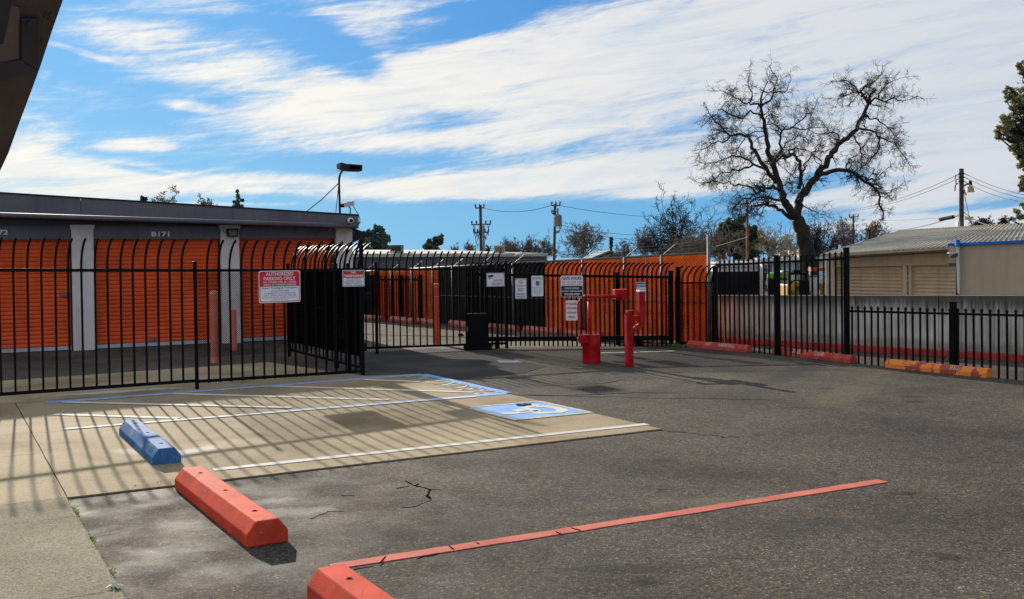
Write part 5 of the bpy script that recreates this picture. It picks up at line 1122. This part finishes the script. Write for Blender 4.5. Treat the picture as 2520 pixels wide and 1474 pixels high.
def wire(a, b_, sag, r_, label, group='overhead wires'):
    n = 14; pts = [a.lerp(b_, k / n) - Vector((0, 0, sag * 4 * (k / n) * (1 - k / n))) for k in range(n + 1)]
    mb = MB().tube(pts, r_, 4); o = mb.build('overhead_wire', 'wire'); tag(o, label, 'wire', group)
wire(D(1190, 512, 52), D(1358, 505, 50), .25, .014, 'top wire between the crossarm pole and the transformer pole')
wire(D(1378, 506, 50), D(1620, 534, 60), .1, .014, 'long wire running right from the transformer pole toward the big tree')
wire(D(1370, 552, 50), D(1640, 578, 60), .2, .013, 'middle wire running right from below the transformer')
wire(D(1370, 560, 50), D(1640, 592, 60), .2, .013, 'lowest wire running right from below the transformer')
wire(D(2357, 430, 34), D(2020, 519, 48), .35, .012, 'upper wire from the thick pole down left behind the big tree')
wire(D(2357, 440, 34), D(2020, 521, 48), .35, .012, 'second wire from the thick pole down left behind the big tree')
wire(D(2374, 427, 34), D(2560, 487, 26), .1, .012, 'upper wire from the thick pole to the right edge')
wire(D(2374, 436, 34), D(2560, 497, 26), .1, .012, 'middle wire from the thick pole to the right edge')
wire(D(2374, 447, 34), D(2560, 501, 26), .15, .012, 'lower wire from the thick pole to the right edge')
wire(D(2362, 528, 34), D(2160, 563, 60), .25, .02, 'thick drooping cable left of the thick pole carrying a black splice case')
wire(D(2370, 521, 34), D(2470, 556, 30), .15, .018, 'thick cable from the thick pole down to the roof on the right')
wire(D(2364, 532, 34), D(2110, 540, 68), .1, .012, 'faint level wire from the thick pole to the small distant pole')
wire(D(2372, 470, 34), D(2392, 560, 31), .05, .012, 'steep stay wire right of the thick pole')
a, b_ = D(2313, 540, 36), D(2348, 533.5, 35); t = thing('splice_case', a.lerp(b_, .5), 'black cable splice case hanging on the thick drooping cable', 'splice case'); MB().tube([a, a.lerp(b_, .04), a.lerp(b_, .96), b_], [.02, .065, .065, .02], 8).build('case', 'tarp_black', t); MB().tube([a, a + (a - b_) * .15], .02, 5).build('cable_end', 'wire', t)
a = D(2385, 537, 33.5); t = thing('cable_box', a, 'small pale cable box hanging right of the thick pole', 'cable box'); MB().box(a, (.26, .12, .1), .4).build('box', 'hvac_tan', t); MB().tube([a, D(2371, 530, 33.9)], .012, 4).build('cable', 'wire', t)

# ------------------------------------------------------------------ trees
def twig_tube(mb, pts, r0__, r1__, n=3):
    k = len(pts) - 1; mb.tube(pts, [lerp(r0__, r1__, i / k) for i in range(k + 1)], n, False)
def rvec(s_=1.0): return Vector((random.gauss(0, s_), random.gauss(0, s_), random.gauss(0, s_)))
def branch(mb, p, d, L, r_, lvl, maxl, gn=.35, droop=0.0, split=5, rmin=.006, up=.0, sub=.5):
    segs = 5 if lvl < 2 else 4
    pts = [p]; q = p.copy(); dd = d.normalized()
    for k in range(segs):
        dd = (dd + rvec(gn) + Vector((0, 0, up - droop * (k / segs) * (1 if lvl > 0 else .3)))).normalized(); q = q + dd * (L / segs); pts.append(q)
    twig_tube(mb, pts, max(r_, rmin), max(r_ * .45, rmin * .8), 5 if r_ > .05 else 3)
    if lvl < maxl:
        for k in range(split):
            i = random.uniform(.2, 1.0) * segs; i0 = min(int(i), segs - 1); pp = pts[i0].lerp(pts[i0 + 1], i - i0)
            ax = (pts[i0 + 1] - pts[i0]).normalized(); nd = (ax * random.uniform(.3, .9) + rvec(.7)).normalized()
            branch(mb, pp, nd, L * sub * random.uniform(.6, 1.2), r_ * .5 * random.uniform(.7, 1.1), lvl + 1, maxl, gn, droop, split, rmin, up, sub)
# the big bare tree
DT = 32.0
def TT(x, y, dz=0.0): return D(1686.3 + x * .3979, 146.6 + y * .3979, DT + dz)
bt = thing('bare_tree', flat(TT(765, 1480)) + Vector((0, 0, -1.3)), 'large gnarled leafless tree with a forked crown towering over the yard', 'tree')
base_ = TT(770, 1440); base_.z = -1.4
trunk = MB(); twigs = MB()
def limb(pts, r0__, r1__, dense=1.0, sub=.9, w=6):
    V_ = [TT(*p) if len(p) == 3 else TT(p[0], p[1], 0) for p in pts]
    # smooth and knot the limb
    out_ = []
    for i in range(len(V_) - 1):
        for k in range(3):
            out_.append(V_[i].lerp(V_[i + 1], k / 3) + rvec(.028) * (1 if out_ else 0))
    out_.append(V_[-1]); twig_tube(trunk, out_, r0__ * .84, r1__ * .8, w)
    L = sum((out_[i + 1] - out_[i]).length for i in range(len(out_) - 1)); nb = int(L / .115 * dense)
    for k in range(nb):
        f_ = random.uniform(.22, 1.0) ** .8 * (len(out_) - 1); i0 = min(int(f_), len(out_) - 2); p = out_[i0].lerp(out_[i0 + 1], f_ - i0)
        ax = (out_[i0 + 1] - out_[i0]).normalized(); rr_ = lerp(r0__, r1__, f_ / (len(out_) - 1))
        nd = (ax * random.uniform(.1, .7) + rvec(.62)).normalized()
        branch(twigs, p, nd, sub * .60 * random.uniform(.45, 1.25), min(.022, rr_ * .42), 1, 3, .32, .12, 5, .0036, .02, .58)
    branch(twigs, out_[-1], (out_[-1] - out_[-2]), sub * .62, r1__, 1, 3, .28, .08, 5, .0036, .02, .6)
V0 = [base_, TT(762, 1260), TT(745, 1150), TT(722, 1060), TT(690, 985)]
pp_ = []
for i in range(len(V0) - 1):
    for k in range(4): pp_.append(V0[i].lerp(V0[i + 1], k / 4) + rvec(.012))
pp_.append(V0[-1]); n = len(pp_) - 1
trunk.tube(pp_, [lerp(.27, .20, i / n) * random.uniform(.96, 1.05) for i in range(n + 1)], 12)
limb([(690, 985, 0), (700, 900, .2), (712, 840, .3), (770, 770, .2), (830, 700, 0), (880, 630, -.2), (905, 580, -.2), (980, 500, 0), (1055, 425, .2), (1100, 345, .3), (1132, 275, .3)], .17, .06, .5, .9, 9)
limb([(1132, 275, .3), (1095, 225, .4), (1075, 200, .4), (1050, 165, .3), (990, 130, .2)], .05, .02, 1.2); limb([(1095, 225, .4), (1090, 180, 0), (1130, 155, -.2), (1190, 120, -.2)], .045, .015, 1.3)
limb([(1132, 275, .3), (1180, 245, .5), (1240, 262, .6), (1290, 240, .6), (1370, 250, .5)], .045, .015, 1.3); limb([(1180, 245, .3), (1215, 200, 0), (1250, 150, -.3), (1290, 130, -.3)], .03, .012, 1.2)
limb([(1075, 200, .4), (1000, 225, 0), (945, 250, -.3)], .03, .012, 1.2)
limb([(1060, 425, .2), (1130, 435, -.3), (1185, 470, -.6), (1205, 540, -.7), (1170, 590, -.6)], .05, .02, 1.3); limb([(1185, 470, -.6), (1260, 500, -.6), (1330, 560, -.5), (1370, 620, -.4)], .03, .012, 1.2)
limb([(1110, 340, .3), (1180, 370, .6), (1250, 420, .8), (1310, 480, .8)], .035, .012, 1.3); limb([(1040, 460, 0), (1070, 520, -.4), (1100, 590, -.5), (1090, 660, -.5)], .035, .014, 1.2)
limb([(905, 570, 0), (950, 510, .5), (940, 460, .8), (880, 450, .9), (840, 460, 1.0)], .04, .014, 1.1); limb([(830, 715, 0), (900, 690, -.4), (960, 680, -.5), (1010, 685, -.5), (1060, 712, -.5), (1130, 760, -.5), (1195, 820, -.4), (1190, 895, -.3), (1225, 960, -.2)], .09, .028, 1.1, .8, 7)
limb([(1060, 705, -.5), (1130, 745, -.9), (1195, 745, -1.0), (1200, 720, -1.1)], .04, .014, 1.0); limb([(1195, 820, -.3), (1260, 830, 0), (1300, 800, .2)], .03, .012, 1.0); limb([(1000, 680, -.5), (1020, 620, -.2), (1080, 580, 0)], .03, .012, 1.2)
limb([(680, 975, 0), (640, 920, -.2), (610, 860, -.2), (585, 790, 0), (560, 690, .2), (535, 620, .2), (512, 540, .2), (500, 440, .2), (480, 350, 0), (465, 288, 0)], .16, .05, .5, .9, 9)
limb([(465, 288, 0), (430, 270, .3), (370, 270, .4), (310, 235, .5), (270, 215, .5)], .045, .014, 1.3); limb([(465, 288, 0), (520, 250, -.2), (545, 205, -.2), (565, 160, 0), (560, 100, 0)], .045, .012, 1.3)
limb([(400, 265, .4), (415, 200, .3), (390, 130, .3)], .03, .012, 1.2); limb([(545, 205, -.2), (610, 200, -.4), (640, 150, -.4)], .028, .012, 1.1)
limb([(480, 345, 0), (400, 330, -.5), (330, 360, -.6), (230, 300, -.7), (170, 350, -.8)], .035, .014, 1.3)
limb([(560, 760, 0), (510, 690, -.4), (450, 600, -.7), (420, 540, -.9), (385, 480, -1.0), (330, 462, -1.0), (280, 470, -1.0), (210, 400, -1.0), (160, 350, -1.0)], .085, .02, 1.1, .9, 7)
limb([(280, 470, -1), (230, 510, -1.1), (160, 520, -1.1), (120, 550, -1.1)], .035, .012, 1.3); limb([(510, 690, -.4), (420, 650, .2), (340, 600, .5), (270, 600, .6), (180, 640, .6)], .05, .014, 1.3)
limb([(420, 650, .2), (330, 680, .4), (230, 700, .6), (150, 760, .7)], .04, .012, 1.2); limb([(585, 800, 0), (540, 790, -.5), (480, 805, -.7), (420, 840, -.8), (350, 870, -.8), (290, 930, -.8)], .065, .018, 1.3)
limb([(640, 935, 0), (590, 880, .4), (530, 860, .6), (470, 850, .7), (400, 880, .8), (340, 910, .8)], .065, .018, 1.2); limb([(660, 985, 0), (600, 930, -.3), (540, 905, -.5), (470, 900, -.6), (420, 915, -.7), (380, 960, -.7)], .075, .025, 1.0, .8, 7)
limb([(440, 830, -.8), (400, 780, -.9), (300, 770, -1.0), (210, 760, -1.1)], .04, .012, 1.2); limb([(700, 800, .3), (715, 700, .3), (710, 630, .4), (670, 590, .5), (610, 600, .5), (560, 630, .5)], .085, .035, .9, .8, 7)
limb([(715, 700, .3), (760, 620, .6), (800, 560, .7), (840, 520, .7)], .035, .012, 1.0); limb([(610, 600, .5), (580, 520, .5), (600, 440, .4), (660, 420, .3), (740, 350, .3), (790, 310, .3)], .05, .014, 1.2)
limb([(600, 440, .4), (560, 400, .4), (540, 350, .4)], .03, .012, 1.2); limb([(660, 420, .3), (740, 440, .0), (830, 420, -.2)], .03, .012, 1.1); limb([(640, 560, .6), (700, 540, .9), (770, 570, 1.0)], .035, .012, 1.2)
limb([(540, 640, 0), (590, 560, -.5), (640, 500, -.8), (700, 470, -.9)], .04, .012, 1.2); limb([(700, 870, 0), (730, 800, -.5), (700, 740, -.8), (640, 700, -1.0)], .04, .014, 1.1); limb([(720, 890, 0), (760, 920, .3), (820, 950, .4)], .03, .012, .8)
trunk.build('trunk', 'bark', bt, smooth=True, fix=False); twigs.build('crown', 'bark', bt, fix=False)
lv = MB()
def leaves(lv, c, rad, n, size, squash=(1, 1, 1)):
    for k in range(n):
        d_ = rvec(); d_.normalize(); q = c + Vector((d_.x * squash[0], d_.y * squash[1], d_.z * squash[2])) * rad * random.random() ** .4
        u_ = rvec().normalized(); v_ = u_.orthogonal().normalized(); s_ = size * random.uniform(.6, 1.4)
        lv.add([q - u_ * s_, q + v_ * s_ * .6, q + u_ * s_, q - v_ * s_ * .6], [(0, 1, 2, 3)])
for (x, y) in ((140, 505), (165, 510), (540, 360), (570, 380), (520, 345), (590, 385), (780, 315), (1110, 160), (245, 760), (760, 930), (800, 940), (330, 590), (740, 530)):
    leaves(lv, TT(x, y), .22, 34, .028)
tag(lv.build('clinging_leaves', 'leaf_dry', bt, fix=False), kind='stuff')

def bare_tree(px, ybase, ytop, wpx, dist, label, m='bark', mistletoe=False, dense=1.0, spread=.9, upness=.1, fine=.009, drooping=0.05, trunks=1, group='bare trees beyond the fences'):
    b_ = D(px, ybase, dist); top = D(px, ytop, dist); zb_ = gz(dist); wpx = wpx * 1.22; top = D(px, ytop - (640 - ytop) * .06, dist) if ybase > 600 else top; h_ = top.z - b_.z; b_.z = zb_ if ybase > 630 else b_.z
    t = thing('bare_tree', b_, label, 'tree', group); tr = MB(); tw = MB(); w_ = wpx * dist / F
    fork = D(px, lerp(ybase, ytop, .04), dist); hh = top.z - fork.z
    twig_tube(tr, [b_, b_.lerp(fork, .5) + rvec(.03), fork], max(.06, h_ * .04), max(.05, h_ * .03), 7)
    # a few leaders first, then boughs that fill the crown out to its hull
    for k in range(int(23 * dense)):
        ang = random.uniform(0, 6.28); e = random.uniform(.0, 1.0); ce = math.cos(e * 1.5)
        hull = Vector((math.cos(ang) * ce * w_ / 2, math.sin(ang) * ce * w_ / 2, hh * (.12 + .88 * math.sin(e * 1.5))))
        st = fork + Vector((hull.x * .1, hull.y * .1, hh * .25 * random.random()))
        d_ = (fork + hull * random.uniform(.75, 1.0) - st) * .98
        branch(tw, st, d_, d_.length, h_ * .008, 0, 3, .22, drooping, 4, fine, upness, .48)
    tr.build('trunk', m, t, smooth=True, fix=False); tw.build('crown', m, t, fix=False)
    if mistletoe:
        lm = MB()
        for k in range(4): leaves(lm, fork + Vector((random.uniform(-.3, .3) * w_, random.uniform(-.2, .2) * w_, random.uniform(.2, .75) * hh)), h_ * .045, 34, .03)
        tag(lm.build('mistletoe', 'leaf_dry', t, fix=False), kind='stuff')
    return t
def leafy_tree(px, ybase, blobs, dist, m, label, leaf=.12, n=500, cat='tree', group='evergreen trees beyond the fences', name='evergreen_tree', trunkm='bark', trunk_top=None, r_=.12):
    b_ = D(px, ybase, dist); t = thing(name, b_, label, cat, group)
    tr = MB(); yt = min(y - h for (x, y, w, h) in blobs); topc = D(px, lerp(ybase, yt, .75), dist); twig_tube(tr, [b_, b_.lerp(topc, .5), topc], r_, r_ * .4, 7)
    cr_ = MB()
    for (x, y, w, h) in blobs:
        c = D(x, y, dist + random.uniform(-.4, .4)); k = dist / F
        # clusters within the blob keep the outline uneven and leave gaps
        for j in range(min(130, max(5, int(w * h / 11)))):
            d_ = rvec().normalized() * random.random() ** .45; cc = c + Vector((d_.x * w * k, d_.y * w * k, d_.z * h * k))
            leaves(cr_, cc, max(min(w, h) * k * .22, leaf * 1.4), 20, leaf)
            if j % 4 == 0: twig_tube(tr, [b_.lerp(topc, random.uniform(.4, 1)), cc], r_ * .25, .01, 3)
    tr.build('trunk', trunkm, t, smooth=True, fix=False); cr_.build('crown', m, t, fix=False); return t
bare_tree(1668, 640, 492, 112, 50, 'rounded leafless tree with dark mistletoe clumps left of the big tree', 'bark', True, 1.5, 1.0, .1, .0095)
bare_tree(1436, 640, 560, 125, 55, 'wide twiggy leafless tree beside the transformer pole', 'bark_light', False, 1.8, 1.0, .16, .010)
bare_tree(1592, 640, 566, 70, 56, 'upright pale leafless tree between the cypress and the rounded tree', 'bark_light', False, 1.3, .9, .2, .010)
bare_tree(1625, 640, 585, 110, 48, 'low tangled leafless thicket above the orange slats', 'bark', False, 1.6, 1.0, .05, .0095)
bare_tree(1745, 645, 560, 90, 47, 'brown leafless tree just left of the galvanised post', 'bark_light', False, 1.4, 1.0, .05, .0095)
bare_tree(1690, 650, 575, 120, 46, 'low pale thicket of bare twigs behind the orange slat fence near its high corner', 'bark_light', False, 1.7, 1.0, .05, .0095)
bare_tree(1795, 655, 520, 90, 43, 'drooping pale bare twigs hanging in front of the dark evergreen', 'bark_light', False, .28, 1.0, -.05, .010, .25)
bare_tree(1535, 640, 596, 56, 54, 'small bare tree right of the gabled house', 'bark_light', False, 1.0, .9, .15, .0095)
bare_tree(1940, 655, 570, 60, 46, 'thin bare tree with light twigs behind the big trunk on its left', 'bark_pale', False, 1.0, .9, .15, .010)
bare_tree(1256, 640, 588, 72, 60, 'domed leafless tree behind the tan rooftop unit', 'bark_light', False, 1.6, 1.0, .1, .010)
bare_tree(1305, 640, 594, 66, 60, 'sparse leafless tree left of the transformer pole', 'bark_light', False, 1.4, 1.0, .15, .010)
bare_tree(1345, 640, 590, 50, 60, 'thin leafless tree touching the transformer pole', 'bark_light', False, 1.1, .9, .15, .010)
bare_tree(1160, 635, 598, 40, 58, 'tiny leafless tree left of the crossarm pole', 'bark_light', False, .8, .9, .15, .0095)
bare_tree(1118, 632, 607, 36, 58, 'faint leafless treetop right of the dark evergreen', 'bark_light', False, .8, .9, .15, .0095)
bare_tree(2010, 650, 552, 84, 48, 'dense brown leafless tree right behind the big trunk', 'bark', True, 1.6, 1.0, .08, .0095)
bare_tree(2075, 620, 543, 80, 60, 'hazy leafless tree behind the small distant pole', 'bark_light', False, 1.6, 1.0, .12, .010)
bare_tree(2150, 600, 548, 76, 62, 'hazy leafless tree beside the farthest thin pole', 'bark_light', False, 1.5, 1.0, .12, .010)
bare_tree(1893, 655, 560, 46, 44, 'small sycamore with a few dry leaves between evergreen and big trunk', 'bark_pale', True, 1.0, .9, .15, .010)
bare_tree(2420, 568, 537, 60, 44, 'leafless treetop showing above the ribbed roof', 'bark', False, 1.4, 1.0, .1, .0095)
bare_tree(2470, 566, 536, 50, 44, 'second leafless treetop above the roof nearest the right edge', 'bark', False, 1.2, 1.0, .1, .0095)
bare_tree(405, 505, 482, 90, 40, 'pale sunlit bare treetop showing over the left roof', 'bark_pale', False, .7, 1.0, .02, .010, .0)
bare_tree(512, 512, 487, 62, 42, 'grey bare treetop over the roof beside the small conifer', 'bark_light', False, .6, 1.0, .02, .010, .0)
leafy_tree(352, 505, [(352, 492, 9, 7)], 40, 'leaf_dark', 'dark bush top peeking over the left roof edge', .05, 2200)
leafy_tree(585, 530, [(585, 474, 3, 7), (584, 484, 8, 7), (586, 494, 12, 8), (584, 505, 14, 9)], 45, 'leaf_blue', 'small pointed conifer standing above the slate fascia', .05, 1500)
leafy_tree(930, 640, [(931, 566, 14, 12), (918, 580, 22, 14), (942, 585, 18, 14), (925, 600, 24, 16), (945, 610, 14, 10), (920, 618, 20, 10)], 58, 'leaf_blue', 'broad evergreen left of the brown rooftop unit', .09, 800)
leafy_tree(893, 640, [(893, 575, 5, 8), (892, 588, 10, 10), (895, 602, 14, 12)], 56, 'leaf_dark', 'pointed evergreen just past the storage building corner', .09, 900)
leafy_tree(1068, 640, [(1058, 600, 14, 10), (1078, 595, 10, 16), (1066, 612, 20, 10), (1085, 590, 5, 10), (1050, 608, 8, 6)], 56, 'leaf_dark', 'leaning evergreen between the rooftop unit and crossarm pole', .09, 800)
leafy_tree(1504, 645, [(1504, 590, 2.5, 7), (1504, 602, 4, 9), (1505, 616, 5, 9)], 60, 'leaf_dark', 'slim dark cypress above the small gabled house', .07, 2600)
leafy_tree(1815, 660, [(1800, 560, 30, 22), (1835, 575, 30, 22), (1790, 585, 34, 26), (1830, 605, 40, 28), (1860, 590, 18, 24), (1780, 615, 26, 24), (1822, 545, 10, 10), (1850, 625, 28, 18), (1772, 600, 16, 22)], 50, 'leaf_dark', 'massive dark evergreen behind the reddish pole', .10, 1300, r_=.3)
leafy_tree(1700, 650, [(1700, 596, 26, 12), (1725, 606, 24, 14), (1668, 610, 22, 10), (1735, 618, 16, 10)], 49, 'leaf_yellow', 'yellow green shrubby tree behind the orange slats', .07, 380)
leafy_tree(2060, 640, [(2052, 592, 6, 10), (2050, 604, 9, 8)], 60, 'leaf_dry', 'rusty brown conifer below the hazy bare trees', .07, 900)
leafy_tree(2140, 600, [(2138, 565, 9, 6)], 60, 'leaf_yellow', 'small yellow green treetop beside the small distant pole', .06, 900)
# street oak at the right edge, nearer
ok = leafy_tree(2640, 660, [(2513, 168, 12, 18), (2500, 235, 30, 22), (2512, 262, 24, 30), (2478, 300, 22, 22), (2465, 325, 20, 20), (2505, 330, 26, 30), (2540, 300, 40, 80), (2500, 365, 20, 18), (2522, 395, 18, 30), (2518, 450, 12, 22), (2560, 420, 40, 60), (2480, 222, 14, 8), (2580, 200, 60, 70)], 22, 'leaf_oak', 'tall leafy evergreen oak reaching in at the right edge', .030, 900, r_=.35)
leafy_tree(2560, 660, [(2502, 522, 14, 9), (2515, 535, 12, 10), (2490, 540, 9, 7), (2513, 505, 9, 5), (2540, 520, 20, 30)], 30, 'leaf_oak', 'lower oak bough above the roof at the right edge', .035, 900, r_=.2)
pm = thing('palm_tree', D(1201, 640, 70), 'tiny fan palm right of the crossarm utility pole', 'tree'); c = D(1201, 612, 70); MB().tube([flat(c) + Vector((0, 0, -2)), c], .12, 6).build('trunk', 'bark', pm)
mb = MB()
for k in range(26):
    a = random.uniform(0, 6.28); e = random.uniform(-.6, 1.2); d_ = Vector((math.cos(a) * math.cos(e), math.sin(a) * math.cos(e), math.sin(e))); s_ = d_.cross(Vector((0, 0, 1))).normalized() * .07
    mb.add([c, c + d_ * .25 + s_, c + d_ * .46 - Vector((0, 0, .08)), c + d_ * .25 - s_], [(0, 1, 2, 3)])
mb.build('crown', 'leaf_dark', pm, fix=False)

# ------------------------------------------------------------------ canopy overhanging at the top left
cn = thing('canopy', (-2.6, 4.6, 2.2), 'dark brown underside of an overhanging canopy at the top left corner', 'canopy')
cA, cB, cC = D(155, 0, 5.0), D(0, 421, 5.7), D(-400, 200, 4.3); cnrm = (cB - cA).cross(cC - cA).normalized(); cnrm = cnrm if cnrm.y < 0 else -cnrm
def CP(x, y, o=0.0):
    r_ = ray(x, y); P0 = cA + cnrm * o; t_ = (P0 - Vector((0, 0, H))).dot(cnrm) / r_.dot(cnrm); return Vector((0, 0, H)) + r_ * t_
edge = [(200, -135), (176, -62), (155, 0), (128, 76), (98, 167), (71.6, 238.6), (44.7, 310), (21, 376), (0, 421), (-30, 478), (-70, 548), (-130, 640)]
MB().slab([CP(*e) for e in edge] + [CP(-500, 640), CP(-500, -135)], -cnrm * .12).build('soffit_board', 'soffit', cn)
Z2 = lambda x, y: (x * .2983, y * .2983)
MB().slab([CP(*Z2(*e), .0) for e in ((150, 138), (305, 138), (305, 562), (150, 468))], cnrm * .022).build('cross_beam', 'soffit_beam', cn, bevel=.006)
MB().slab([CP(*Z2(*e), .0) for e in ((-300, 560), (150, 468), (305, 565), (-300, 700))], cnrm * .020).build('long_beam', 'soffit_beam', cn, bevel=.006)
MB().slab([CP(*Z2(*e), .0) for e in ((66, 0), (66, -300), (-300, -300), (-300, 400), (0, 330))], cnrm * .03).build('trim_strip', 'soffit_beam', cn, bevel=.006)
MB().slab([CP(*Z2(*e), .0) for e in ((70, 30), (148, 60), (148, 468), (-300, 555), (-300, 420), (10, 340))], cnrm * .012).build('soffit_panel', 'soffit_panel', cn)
for (x, y) in ((232, 190), (385, 95), (415, 112), (375, 128), (405, 146), (345, 330)): p = CP(*Z2(x, y), .024 if x < 300 else 0); MB().tube([p, p + cnrm * .006], .008, 8).build('bolt', 'hvac_brown', cn)
